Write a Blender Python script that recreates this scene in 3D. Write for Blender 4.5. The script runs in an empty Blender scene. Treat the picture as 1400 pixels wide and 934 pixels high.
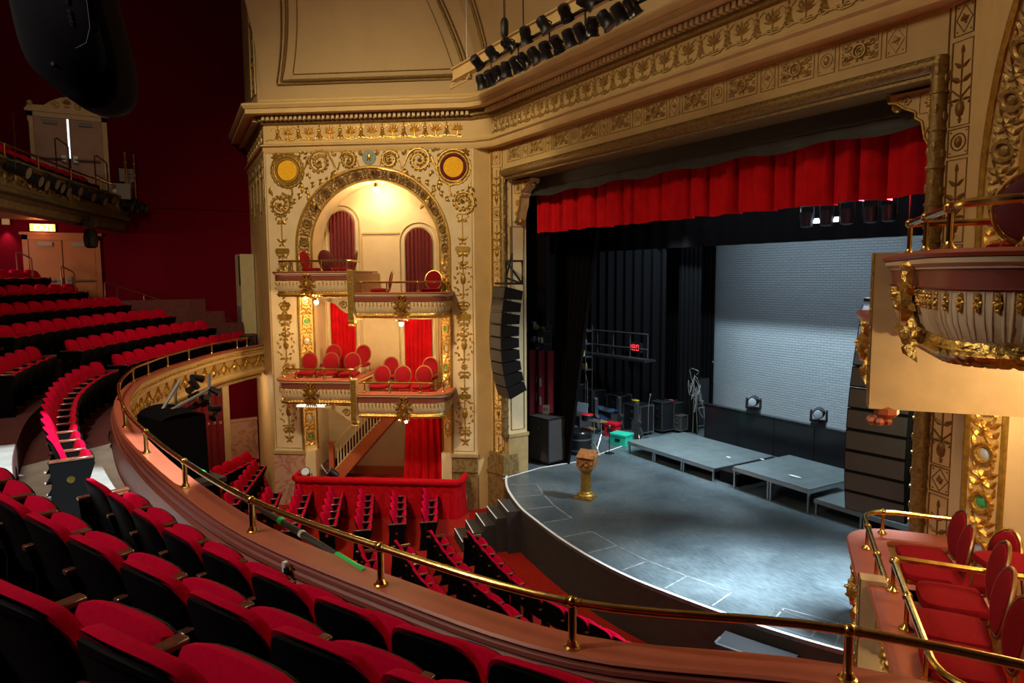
import bpy, bmesh, math, random
from mathutils import Vector, Matrix
random.seed(7)
SC = bpy.context.scene
COL = SC.collection
PI = math.pi

# ------------------------------------------------------------------ camera
CAM = Vector((9.217, -8.424, 4.851))
FPX = 940.0
ROT = Matrix(((0.52216986, 0.07868867, -0.84920358),
              (0.85281794, -0.05558022, 0.51924215),
              (-0.00634045, -0.99534865, -0.09612943)))   # columns: right, down, forward
cd = bpy.data.cameras.new('camera')
cam = bpy.data.objects.new('camera', cd)
COL.objects.link(cam)
SC.camera = cam
cd.sensor_width = 36.0
cd.lens = FPX / 1400 * 36.0
cd.clip_start = 0.05
right, down, fwd = ROT.col[0], ROT.col[1], ROT.col[2]
M = Matrix((right, -down, -fwd)).transposed().to_4x4()
M.translation = CAM
cam.matrix_world = M

def ray(px, py): return ROT @ Vector((px - 700, py - 467, FPX))
def gz(px, py, z):
    d = ray(px, py); return CAM + d * ((z - CAM.z) / d.z)
def gy(px, py, y):
    d = ray(px, py); return CAM + d * ((y - CAM.y) / d.y)
def gx(px, py, x):
    d = ray(px, py); return CAM + d * ((x - CAM.x) / d.x)
def gd(px, py, d): return CAM + ray(px, py) * (d / FPX)

# ------------------------------------------------------------------ view, world, house lights
SC.view_settings.view_transform = 'Standard'
SC.view_settings.look = 'None'
SC.view_settings.gamma = 1.0
SC.view_settings.use_curve_mapping = False
SC.view_settings.exposure = 0.0
W = bpy.data.worlds.new('world'); SC.world = W; W.use_nodes = True
W.node_tree.nodes['Background'].inputs[0].default_value = (0.30, 0.22, 0.16, 1)
W.node_tree.nodes['Background'].inputs[1].default_value = 0.006

def aim(o, tgt):
    o.rotation_euler = (Vector(tgt) - o.location).to_track_quat('-Z', 'Y').to_euler()
def lamp(kind, name, loc, tgt, power, color, **k):
    l = bpy.data.lights.new(name, kind); l.energy = power; l.color = color
    for a, b in k.items(): setattr(l, a, b)
    o = bpy.data.objects.new(name, l); o.location = loc; COL.objects.link(o)
    if tgt is not None: aim(o, tgt)
    return o
# stage working lights (cool), hung in the fly space
lamp('SPOT', 'stage_work_light', (3.8, 1.4, 6.9), (3.6, -0.2, 0), 16000, (0.74, 0.90, 1.0), spot_size=1.05, spot_blend=1.0, shadow_soft_size=0.25)
lamp('SPOT', 'stage_side_light', (1.2, 3.6, 6.9), (-3.4, 1.6, 0), 3200, (0.78, 0.92, 1.0), spot_size=1.1, spot_blend=0.9, shadow_soft_size=0.12)
lamp('AREA', 'stage_wash', (0.0, 3.0, 7.4), (0.0, 2.6, 0), 130, (0.75, 0.90, 1.0), shape='RECTANGLE', size=7.0, size_y=2.5)
lamp('AREA', 'back_wall_wash', (-2.6, 6.7, 6.6), (-2.6, 9.0, 0.2), 85, (0.66, 0.86, 1.0), shape='RECTANGLE', size=6.0, size_y=0.25)
lamp('AREA', 'back_wall_low_wash', (-2.6, 4.6, 7.3), (-2.6, 9.0, 1.0), 700, (0.66, 0.88, 1.0), shape='RECTANGLE', size=6.0, size_y=0.15)
# house lights overhead, plus unseen fills added for brightness
lamp('AREA', 'house_fill', (2.0, -11.0, 12.3), (0.5, -6.0, 3.0), 300, (1.0, 0.78, 0.52), shape='DISK', size=3.0)  # unseen fill added for the dim warm light through the house
lamp('SPOT', 'house_light_seats', (2.5, -15.5, 10.5), (6.0, -8.6, 3.2), 1500, (1.0, 0.90, 0.88), spot_size=0.95, spot_blend=0.9, shadow_soft_size=0.25)
lamp('SPOT', 'house_light_orchestra', (1.0, -9.5, 11.5), (-3.5, -3.5, -0.9), 2200, (1.0, 0.80, 0.62), spot_size=1.0, spot_blend=0.9, shadow_soft_size=0.3)
lamp('SPOT', 'aisle_light', (6.8, -5.2, 11.0), (1.1, -9.1, 2.6), 16000, (0.86, 0.97, 1.0), spot_size=0.30, spot_blend=0.3, shadow_soft_size=0.04)
lamp('SPOT', 'front_fill', (0.5, -8.5, 11.0), (-7.2, -2.2, 5.2), 2500, (1.0, 0.76, 0.44), spot_size=1.25, spot_blend=1.0, shadow_soft_size=0.4)  # unseen front fill added to brighten the left wall and box fronts
lamp('SPOT', 'left_door_fill', (-9.0, -11.5, 5.9), (-12.4, -9.2, 4.3), 330, (1.0, 0.72, 0.5), spot_size=1.6, spot_blend=1.0, shadow_soft_size=0.2)  # unseen lamp added under the balcony to brighten the exit doors

lamp('SPOT', 'wing_fill', (-3.0, 3.6, 6.5), (-5.0, 4.6, 0.4), 650, (0.85, 0.93, 1.0), spot_size=1.1, spot_blend=0.8, shadow_soft_size=0.1)  # unseen lamp added so the wing equipment shows
lamp('POINT', 'under_mezzanine_fill', (-10.6, -5.6, 1.9), None, 55, (1.0, 0.72, 0.45), shadow_soft_size=0.15)  # unseen lamp added to bring out the side doorway
lamp('AREA', 'header_fill', (0.0, -5.5, 9.6), (1.5, 0.0, 7.9), 60, (1.0, 0.76, 0.42), shape='RECTANGLE', size=7.0, size_y=0.4)  # unseen panel added to lift the header ornament
# ------------------------------------------------------------------ materials
MATS = {}
def mat(name, col, rough=0.6, metal=0.0, noise=0.0, nscale=8.0, bump=0.0, bscale=60.0, col2=None, spec=None, coat=0, sheen=0, emis=None, estr=0):
    m = bpy.data.materials.new(name); m.use_nodes = True
    nt = m.node_tree; b = nt.nodes['Principled BSDF']
    b.inputs['Base Color'].default_value = (*col, 1)
    b.inputs['Roughness'].default_value = rough
    b.inputs['Metallic'].default_value = metal
    if spec is not None: b.inputs['Specular IOR Level'].default_value = spec
    if coat: b.inputs['Coat Weight'].default_value = coat; b.inputs['Coat Roughness'].default_value = 0.15
    if sheen: b.inputs['Sheen Weight'].default_value = sheen; b.inputs['Sheen Roughness'].default_value = 0.4
    if emis: b.inputs['Emission Color'].default_value = (*emis, 1); b.inputs['Emission Strength'].default_value = estr
    tc = nt.nodes.new('ShaderNodeTexCoord')
    if noise or col2:
        n = nt.nodes.new('ShaderNodeTexNoise'); n.inputs['Scale'].default_value = nscale; n.inputs['Detail'].default_value = 5
        nt.links.new(tc.outputs['Object'], n.inputs['Vector'])
        r = nt.nodes.new('ShaderNodeValToRGB')
        c2 = col2 if col2 else tuple(c * (1 - noise) for c in col)
        r.color_ramp.elements[0].position = 0.35; r.color_ramp.elements[0].color = (*c2, 1)
        r.color_ramp.elements[1].position = 0.65; r.color_ramp.elements[1].color = (*col, 1)
        nt.links.new(n.outputs['Fac'], r.inputs['Fac']); nt.links.new(r.outputs['Color'], b.inputs['Base Color'])
    if bump:
        n2 = nt.nodes.new('ShaderNodeTexNoise'); n2.inputs['Scale'].default_value = bscale; n2.inputs['Detail'].default_value = 3
        nt.links.new(tc.outputs['Object'], n2.inputs['Vector'])
        bp = nt.nodes.new('ShaderNodeBump'); bp.inputs['Strength'].default_value = bump; bp.inputs['Distance'].default_value = 0.02
        nt.links.new(n2.outputs['Fac'], bp.inputs['Height']); nt.links.new(bp.outputs['Normal'], b.inputs['Normal'])
    MATS[name] = m
    return m
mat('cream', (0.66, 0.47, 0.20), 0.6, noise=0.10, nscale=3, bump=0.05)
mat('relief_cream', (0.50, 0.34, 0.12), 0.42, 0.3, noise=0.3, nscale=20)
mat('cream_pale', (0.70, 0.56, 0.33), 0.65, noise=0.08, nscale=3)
mat('cream_trim', (0.62, 0.46, 0.24), 0.5, noise=0.12, nscale=6)
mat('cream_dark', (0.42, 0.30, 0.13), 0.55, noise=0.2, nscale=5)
mat('cove', (0.50, 0.36, 0.18), 0.75, noise=0.06, nscale=2, bump=0.15, bscale=40)
mat('gold', (0.86, 0.56, 0.13), 0.34, 0.85, noise=0.45, nscale=30, bump=0.4, bscale=45)
mat('gold_dark', (0.34, 0.23, 0.08), 0.45, 0.6, noise=0.4, nscale=25, bump=0.3, bscale=60)
mat('gold_paint', (0.46, 0.28, 0.05), 0.38, 0.6, noise=0.35, nscale=20, bump=0.2)
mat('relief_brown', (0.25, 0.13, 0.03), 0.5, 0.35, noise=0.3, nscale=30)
mat('brass', (0.80, 0.58, 0.17), 0.22, 1.0, noise=0.30, nscale=12, bump=0.05, bscale=30)
mat('copper_brass', (0.45, 0.27, 0.10), 0.35, 0.9, noise=0.25, nscale=20)
mat('velvet', (0.50, 0.001, 0.030), 0.95, noise=0.15, nscale=60, bump=0.15, bscale=400, spec=0.05)
mat('velvet_rail', (0.52, 0.004, 0.010), 0.9, noise=0.2, nscale=10, spec=0.1)
mat('curtain_red', (0.62, 0.006, 0.012), 0.9, noise=0.2, nscale=4, spec=0.1)
mat('curtain_maroon', (0.16, 0.015, 0.018), 0.9, noise=0.2, nscale=6)
mat('curtain_wine', (0.20, 0.008, 0.014), 0.9, noise=0.2, nscale=6)
mat('carpet_red', (0.36, 0.020, 0.012), 0.95, spec=0.03, noise=0.25, nscale=30, bump=0.2, bscale=200)
mat('carpet_dark', (0.10, 0.022, 0.020), 0.9, noise=0.3, nscale=10)
mat('wall_red', (0.105, 0.001, 0.009), 0.95, spec=0.05, noise=0.12, nscale=40, bump=0.1, bscale=150)
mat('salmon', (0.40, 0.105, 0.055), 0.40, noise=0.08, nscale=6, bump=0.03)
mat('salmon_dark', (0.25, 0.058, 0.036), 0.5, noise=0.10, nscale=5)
mat('rust', (0.42, 0.11, 0.04), 0.45, noise=0.1, nscale=5)
mat('seat_black', (0.002, 0.0018, 0.0022), 0.7, spec=0.08)
mat('black', (0.008, 0.008, 0.010), 0.45)
mat('black_matte', (0.006, 0.0055, 0.006), 0.85, spec=0.15)
mat('fascia_dark', (0.16, 0.115, 0.05), 0.6, noise=0.4, nscale=9)
mat('black_gloss', (0.012, 0.012, 0.014), 0.22)
mat('black_cloth', (0.005, 0.0045, 0.005), 1.0, spec=0.05, bump=0.2, bscale=6)
mat('speaker_grille', (0.050, 0.045, 0.042), 0.6, bump=0.5, bscale=500)
mat('charcoal', (0.035, 0.035, 0.036), 0.6, noise=0.3, nscale=10)
mat('apron', (0.028, 0.026, 0.022), 0.85, noise=0.3, nscale=8)
mat('wood_arm', (0.16, 0.055, 0.030), 0.18, noise=0.3, nscale=20, coat=0.6)
mat('wood_lectern', (0.40, 0.17, 0.06), 0.35, noise=0.5, nscale=14)
mat('silver', (0.60, 0.62, 0.64), 0.28, 1.0)
mat('steel', (0.30, 0.31, 0.32), 0.40, 0.9)
mat('grey_paint', (0.20, 0.20, 0.19), 0.5)
mat('white', (0.80, 0.80, 0.78), 0.5)
mat('white_tape', (0.72, 0.72, 0.70), 0.5)
mat('tape_grey', (0.26, 0.28, 0.29), 0.6, noise=0.5, nscale=8)
mat('floor_pale', (0.42, 0.42, 0.40), 0.38, noise=0.25, nscale=4)
mat('teal', (0.02, 0.50, 0.33), 0.4)
mat('green_tape', (0.02, 0.62, 0.12), 0.4)
mat('blue_cloth', (0.02, 0.06, 0.16), 0.8, noise=0.3)
mat('red_gloss', (0.6, 0.01, 0.02), 0.3)
mat('yellow', (0.7, 0.6, 0.02), 0.5)
mat('screen', (0.42, 0.48, 0.56), 0.3)
mat('chair_red', (0.26, 0.006, 0.012), 0.9, spec=0.1, noise=0.25, nscale=150, bump=0.3, bscale=300)
mat('chair_back', (0.12, 0.012, 0.018), 0.7, noise=0.1)
mat('door_wood', (0.36, 0.12, 0.045), 0.45, noise=0.1, nscale=4)
mat('door_pink', (0.42, 0.26, 0.20), 0.5, noise=0.1, nscale=4)
mat('ac_cream', (0.48, 0.42, 0.24), 0.6, noise=0.1)
mat('disc_yellow', (0.95, 0.52, 0.03), 0.85, spec=0.05, noise=0.15, nscale=15)
mat('disc_green', (0.06, 0.34, 0.12), 0.2)
mat('disc_blue', (0.42, 0.50, 0.56), 0.15)
mat('verdigris', (0.22, 0.30, 0.24), 0.5, noise=0.3, nscale=20)
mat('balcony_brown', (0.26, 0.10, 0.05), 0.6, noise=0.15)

def marble(name, c1, c2, scale=2.2, rough=0.25):
    m = bpy.data.materials.new(name); m.use_nodes = True; nt = m.node_tree; b = nt.nodes['Principled BSDF']
    tc = nt.nodes.new('ShaderNodeTexCoord'); n = nt.nodes.new('ShaderNodeTexNoise'); n.inputs['Scale'].default_value = scale
    n.inputs['Detail'].default_value = 8; n.inputs['Distortion'].default_value = 1.6
    nt.links.new(tc.outputs['Object'], n.inputs['Vector'])
    r = nt.nodes.new('ShaderNodeValToRGB'); e = r.color_ramp.elements
    e[0].position = 0.40; e[0].color = (*c1, 1); e[1].position = 0.55; e[1].color = (*c1, 1)
    k = e.new(0.47); k.color = (*c2, 1)
    nt.links.new(n.outputs['Fac'], r.inputs['Fac']); nt.links.new(r.outputs['Color'], b.inputs['Base Color'])
    b.inputs['Roughness'].default_value = rough
    MATS[name] = m
marble('marble_pink', (0.52, 0.31, 0.22), (0.36, 0.17, 0.11))
marble('marble_olive', (0.24, 0.16, 0.06), (0.14, 0.09, 0.03), 3.0)

def stage_floor_mat():
    m = bpy.data.materials.new('stage_floor'); m.use_nodes = True; nt = m.node_tree; b = nt.nodes['Principled BSDF']
    tc = nt.nodes.new('ShaderNodeTexCoord')
    mp = nt.nodes.new('ShaderNodeMapping'); mp.inputs['Scale'].default_value = (3.2, 15.0, 1); mp.inputs['Rotation'].default_value = (0, 0, 0.12)
    nt.links.new(tc.outputs['Object'], mp.inputs['Vector'])
    n = nt.nodes.new('ShaderNodeTexNoise'); n.inputs['Scale'].default_value = 1.6; n.inputs['Detail'].default_value = 10; n.inputs['Roughness'].default_value = 0.7
    nt.links.new(mp.outputs['Vector'], n.inputs['Vector'])
    n2 = nt.nodes.new('ShaderNodeTexNoise'); n2.inputs['Scale'].default_value = 0.7; n2.inputs['Detail'].default_value = 6
    nt.links.new(tc.outputs['Object'], n2.inputs['Vector'])
    mx = nt.nodes.new('ShaderNodeMath'); mx.operation = 'MULTIPLY'
    nt.links.new(n.outputs['Fac'], mx.inputs[0]); nt.links.new(n2.outputs['Fac'], mx.inputs[1])
    r = nt.nodes.new('ShaderNodeValToRGB'); e = r.color_ramp.elements
    e[0].position = 0.12; e[0].color = (0.028, 0.040, 0.048, 1); e[1].position = 0.40; e[1].color = (0.13, 0.165, 0.18, 1)
    nt.links.new(mx.outputs[0], r.inputs['Fac']); nt.links.new(r.outputs['Color'], b.inputs['Base Color'])
    b.inputs['Roughness'].default_value = 0.36
    MATS['stage_floor'] = m
stage_floor_mat()
mat('deck_top', (0.11, 0.14, 0.145), 0.6, noise=0.25, nscale=3)

def brick_mat():
    m = bpy.data.materials.new('brick'); m.use_nodes = True; nt = m.node_tree; b = nt.nodes['Principled BSDF']
    tc = nt.nodes.new('ShaderNodeTexCoord')
    mp = nt.nodes.new('ShaderNodeMapping'); mp.inputs['Rotation'].default_value = (PI / 2, 0, 0)
    nt.links.new(tc.outputs['Object'], mp.inputs['Vector'])
    br = nt.nodes.new('ShaderNodeTexBrick'); br.inputs['Scale'].default_value = 4.4
    br.inputs['Color1'].default_value = (0.37, 0.40, 0.42, 1); br.inputs['Color2'].default_value = (0.34, 0.37, 0.39, 1)
    br.inputs['Mortar'].default_value = (0.29, 0.315, 0.33, 1); br.inputs['Mortar Size'].default_value = 0.025
    br.inputs['Mortar Smooth'].default_value = 0.6; br.inputs['Brick Width'].default_value = 0.9; br.inputs['Row Height'].default_value = 0.32
    nt.links.new(mp.outputs['Vector'], br.inputs['Vector'])
    n = nt.nodes.new('ShaderNodeTexNoise'); n.inputs['Scale'].default_value = 5; n.inputs['Detail'].default_value = 6
    nt.links.new(tc.outputs['Object'], n.inputs['Vector'])
    ad = nt.nodes.new('ShaderNodeMath'); ad.operation = 'SUBTRACT'
    nt.links.new(n.outputs['Fac'], ad.inputs[0]); nt.links.new(br.outputs['Fac'], ad.inputs[1])
    bp = nt.nodes.new('ShaderNodeBump'); bp.inputs['Strength'].default_value = 0.9; bp.inputs['Distance'].default_value = 0.03
    nt.links.new(ad.outputs[0], bp.inputs['Height']); nt.links.new(bp.outputs['Normal'], b.inputs['Normal'])
    nt.links.new(br.outputs['Color'], b.inputs['Base Color']); b.inputs['Roughness'].default_value = 0.55
    MATS['brick'] = m
brick_mat()

# ------------------------------------------------------------------ mesh builder
WLOC = {}
class MB:
    def __init__(s, xf=None):
        s.v = []; s.f = []; s.m = []; s.mi = 0; s.xf = xf
    def add(s, vs, fs):
        b = len(s.v)
        s.v += [Vector(s.xf(*p)) if s.xf else Vector(p) for p in vs]
        s.f += [tuple(b + i for i in f) for f in fs]; s.m += [s.mi] * len(fs); return s
    def box(s, x0, x1, y0, y1, z0, z1):
        vs = [(x, y, z) for z in (z0, z1) for y in (y0, y1) for x in (x0, x1)]
        return s.add(vs, [(0, 2, 3, 1), (4, 5, 7, 6), (0, 1, 5, 4), (2, 6, 7, 3), (0, 4, 6, 2), (1, 3, 7, 5)])
    def cbox(s, c, sx, sy, sz, rz=0, rx=0, ry=0):
        R = Matrix.Rotation(rz, 3, 'Z') @ Matrix.Rotation(ry, 3, 'Y') @ Matrix.Rotation(rx, 3, 'X'); c = Vector(c)
        vs = [tuple(c + R @ Vector((x * sx / 2, y * sy / 2, z * sz / 2))) for z in (-1, 1) for y in (-1, 1) for x in (-1, 1)]
        return s.add(vs, [(0, 2, 3, 1), (4, 5, 7, 6), (0, 1, 5, 4), (2, 6, 7, 3), (0, 4, 6, 2), (1, 3, 7, 5)])
    def tube(s, pts, r, n=8, closed=False):
        P = [Vector(p) for p in pts]; N = len(P)
        rr = r if isinstance(r, (list, tuple)) else [r] * N
        vs = []; fs = []; prev = None
        for i, p in enumerate(P):
            if closed: t = (P[(i + 1) % N] - P[i - 1])
            else: t = (P[min(i + 1, N - 1)] - P[max(i - 1, 0)])
            t = t.normalized() if t.length > 1e-9 else Vector((0, 0, 1))
            if prev is None:
                a = Vector((0, 0, 1)) if abs(t.z) < 0.9 else Vector((1, 0, 0))
            else: a = prev
            x = (a - t * a.dot(t))
            if x.length < 1e-6: x = t.orthogonal()
            x.normalize(); y = t.cross(x); prev = x
            for k in range(n):
                an = 2 * PI * k / n; vs.append(tuple(p + (x * math.cos(an) + y * math.sin(an)) * rr[i]))
        for i in range(N if closed else N - 1):
            j = (i + 1) % N
            for k in range(n):
                k2 = (k + 1) % n; fs.append((i * n + k, i * n + k2, j * n + k2, j * n + k))
        if not closed:
            fs.append(tuple(range(n - 1, -1, -1))); fs.append(tuple((N - 1) * n + k for k in range(n)))
        return s.add(vs, fs)
    def lathe(s, prof, c=(0, 0, 0), n=16, axis='Z'):
        vs = []; fs = []
        for r, h in prof:
            for k in range(n):
                a = 2 * PI * k / n; x, y = r * math.cos(a), r * math.sin(a)
                p = (x, y, h) if axis == 'Z' else ((h, x, y) if axis == 'X' else (x, h, y))
                vs.append((c[0] + p[0], c[1] + p[1], c[2] + p[2]))
        for i in range(len(prof) - 1):
            for k in range(n):
                k2 = (k + 1) % n; fs.append((i * n + k, i * n + k2, (i + 1) * n + k2, (i + 1) * n + k))
        fs.append(tuple(range(n - 1, -1, -1))); fs.append(tuple((len(prof) - 1) * n + k for k in range(n)))
        return s.add(vs, fs)
    def ball(s, c, r, n=8, sx=1, sy=1, sz=1):
        prof = [(max(1e-4, math.sin(PI * i / (n // 2 + 1))), -math.cos(PI * i / (n // 2 + 1))) for i in range(n // 2 + 2)]
        vs = []; fs = []
        for rad, h in prof:
            for k in range(n):
                a = 2 * PI * k / n
                vs.append((c[0] + rad * r * sx * math.cos(a), c[1] + rad * r * sy * math.sin(a), c[2] + h * r * sz))
        L = len(prof)
        for i in range(L - 1):
            for k in range(n):
                k2 = (k + 1) % n; fs.append((i * n + k, i * n + k2, (i + 1) * n + k2, (i + 1) * n + k))
        return s.add(vs, fs)
    def prism(s, poly, h0, h1, axis='Z'):
        n = len(poly)
        def P(x, y, h): return (x, y, h) if axis == 'Z' else ((h, x, y) if axis == 'X' else (x, h, y))
        vs = [P(x, y, h0) for x, y in poly] + [P(x, y, h1) for x, y in poly]
        fs = [tuple(range(n - 1, -1, -1)), tuple(range(n, 2 * n))] + [(i, (i + 1) % n, n + (i + 1) % n, n + i) for i in range(n)]
        return s.add(vs, fs)
    def pillow(s, outline, rings, fn):
        """outline [(x,y)], rings [(scale,height)], fn(x,y,h)->point; capped at both ends"""
        n = len(outline); cx = sum(p[0] for p in outline) / n; cy = sum(p[1] for p in outline) / n
        vs = []; fs = []
        for sc, h in rings:
            for x, y in outline: vs.append(tuple(fn(cx + (x - cx) * sc, cy + (y - cy) * sc, h)))
        for i in range(len(rings) - 1):
            for k in range(n):
                k2 = (k + 1) % n; fs.append((i * n + k, i * n + k2, (i + 1) * n + k2, (i + 1) * n + k))
        fs.append(tuple(range(n - 1, -1, -1))); fs.append(tuple((len(rings) - 1) * n + k for k in range(n)))
        return s.add(vs, fs)
    def sweep(s, path, prof, closed=False, cap=True):
        """path [(x,y)], prof [(off,z)]; off is along the left-hand normal of the path"""
        n = len(path); vs = []; fs = []; m = len(prof)
        for i in range(n):
            p = Vector(path[i]); a = Vector(path[i - 1]) if (i > 0 or closed) else None; b = Vector(path[(i + 1) % n]) if (i < n - 1 or closed) else None
            d1 = (p - a).normalized() if a is not None else None; d2 = (b - p).normalized() if b is not None else None
            if d1 is None: d1 = d2
            if d2 is None: d2 = d1
            n1 = Vector((-d1.y, d1.x)); n2 = Vector((-d2.y, d2.x)); t = n1 + n2
            t = t / max(0.25, t.dot(n1)) if t.length > 1e-6 else n1
            for off, z in prof: vs.append((p.x + t.x * off, p.y + t.y * off, z))
        for i in range(n if closed else n - 1):
            j = (i + 1) % n
            for k in range(m - 1): fs.append((i * m + k, j * m + k, j * m + k + 1, i * m + k + 1))
        if cap and not closed and m > 2:
            fs.append(tuple(range(m))); fs.append(tuple((n - 1) * m + k for k in range(m - 1, -1, -1)))
        return s.add(vs, fs)
    def quadgrid(s, fn, nu, nv):
        vs = [tuple(fn(i / nu, j / nv)) for j in range(nv + 1) for i in range(nu + 1)]
        fs = [(j * (nu + 1) + i, j * (nu + 1) + i + 1, (j + 1) * (nu + 1) + i + 1, (j + 1) * (nu + 1) + i) for j in range(nv) for i in range(nu)]
        return s.add(vs, fs)
    def build(s, name, mats, parent=None, local=False, smooth=True, ang=35, bevel=0):
        if isinstance(mats, str): mats = [mats]
        off = Vector((0, 0, 0))
        if parent is not None and not local: off = WLOC.get(parent, Vector((0, 0, 0)))
        me = bpy.data.meshes.new(name)
        me.from_pydata([tuple(v - off) for v in s.v], [], s.f)
        for m in mats: me.materials.append(MATS[m])
        if len(mats) > 1: me.polygons.foreach_set('material_index', s.m)
        bm = bmesh.new(); bm.from_mesh(me); bmesh.ops.recalc_face_normals(bm, faces=bm.faces); bm.to_mesh(me); bm.free()
        if smooth:
            me.shade_smooth(); me.set_sharp_from_angle(angle=math.radians(ang))
        o = bpy.data.objects.new(name, me); COL.objects.link(o)
        if parent is not None:
            o.parent = parent; WLOC[o] = off.copy()
        if bevel:
            b = o.modifiers.new('bevel', 'BEVEL'); b.width = bevel; b.segments = 2; b.limit_method = 'ANGLE'
        return o

def tag(o, label, cat, group=None, kind=None):
    if label: o['label'] = label
    if cat: o['category'] = cat
    if group: o['group'] = group
    if kind: o['kind'] = kind
    return o
def thing(name, label, cat, loc=(0, 0, 0), rz=0, group=None):
    o = bpy.data.objects.new(name, None); o.empty_display_size = 0.1; COL.objects.link(o)
    o.location = loc; o.rotation_euler = (0, 0, rz); WLOC[o] = Vector(loc)
    return tag(o, label, cat, group)
def struct(name, mb, mats, **k):
    o = mb.build(name, mats, **k); o['kind'] = 'structure'; return o
def copy_tree(o, parent=None):
    c = o.copy(); COL.objects.link(c)
    if parent is not None: c.parent = parent
    for ch in KIDS.get(o, ()): KIDS.setdefault(c, []).append(copy_tree(ch, c))
    return c
KIDS = {}
def index_kids(o):
    KIDS[o] = list(o.children)
    for c in KIDS[o]: index_kids(c)
def catmull(pts, k=6, closed=False):
    P = [Vector(p) for p in pts]; out = []
    n = len(P)
    for i in range(n if closed else n - 1):
        p0 = P[(i - 1) % n] if (closed or i > 0) else P[0] * 2 - P[1]
        p1 = P[i]; p2 = P[(i + 1) % n]; p3 = P[(i + 2) % n] if (closed or i + 2 < n) else P[-1] * 2 - P[-2]
        for j in range(k):
            t = j / k
            out.append(0.5 * ((2 * p1) + (p2 - p0) * t + (2 * p0 - 5 * p1 + 4 * p2 - p3) * t * t + (3 * p1 - p0 - 3 * p2 + p3) * t ** 3))
    if not closed: out.append(P[-1])
    return out
def resample(pts, step=None, n=None):
    P = [Vector(p) for p in pts]; L = [0]
    for a, b in zip(P, P[1:]): L.append(L[-1] + (b - a).length)
    if n is None: n = max(1, int(round(L[-1] / step)))
    out = []
    for i in range(n + 1):
        s = L[-1] * i / n; k = 0
        while k < len(P) - 2 and L[k + 1] < s: k += 1
        t = (s - L[k]) / max(1e-9, L[k + 1] - L[k]); out.append((P[k].lerp(P[k + 1], t), (P[k + 1] - P[k]).normalized()))
    return out
ORD = ['', 'first', 'second', 'third', 'fourth', 'fifth', 'sixth', 'seventh', 'eighth', 'ninth', 'tenth', 'eleventh', 'twelfth', 'thirteenth', 'fourteenth', 'fifteenth', 'sixteenth', 'seventeenth', 'eighteenth', 'nineteenth', 'twentieth', 'twenty-first', 'twenty-second', 'twenty-third', 'twenty-fourth', 'twenty-fifth']

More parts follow.
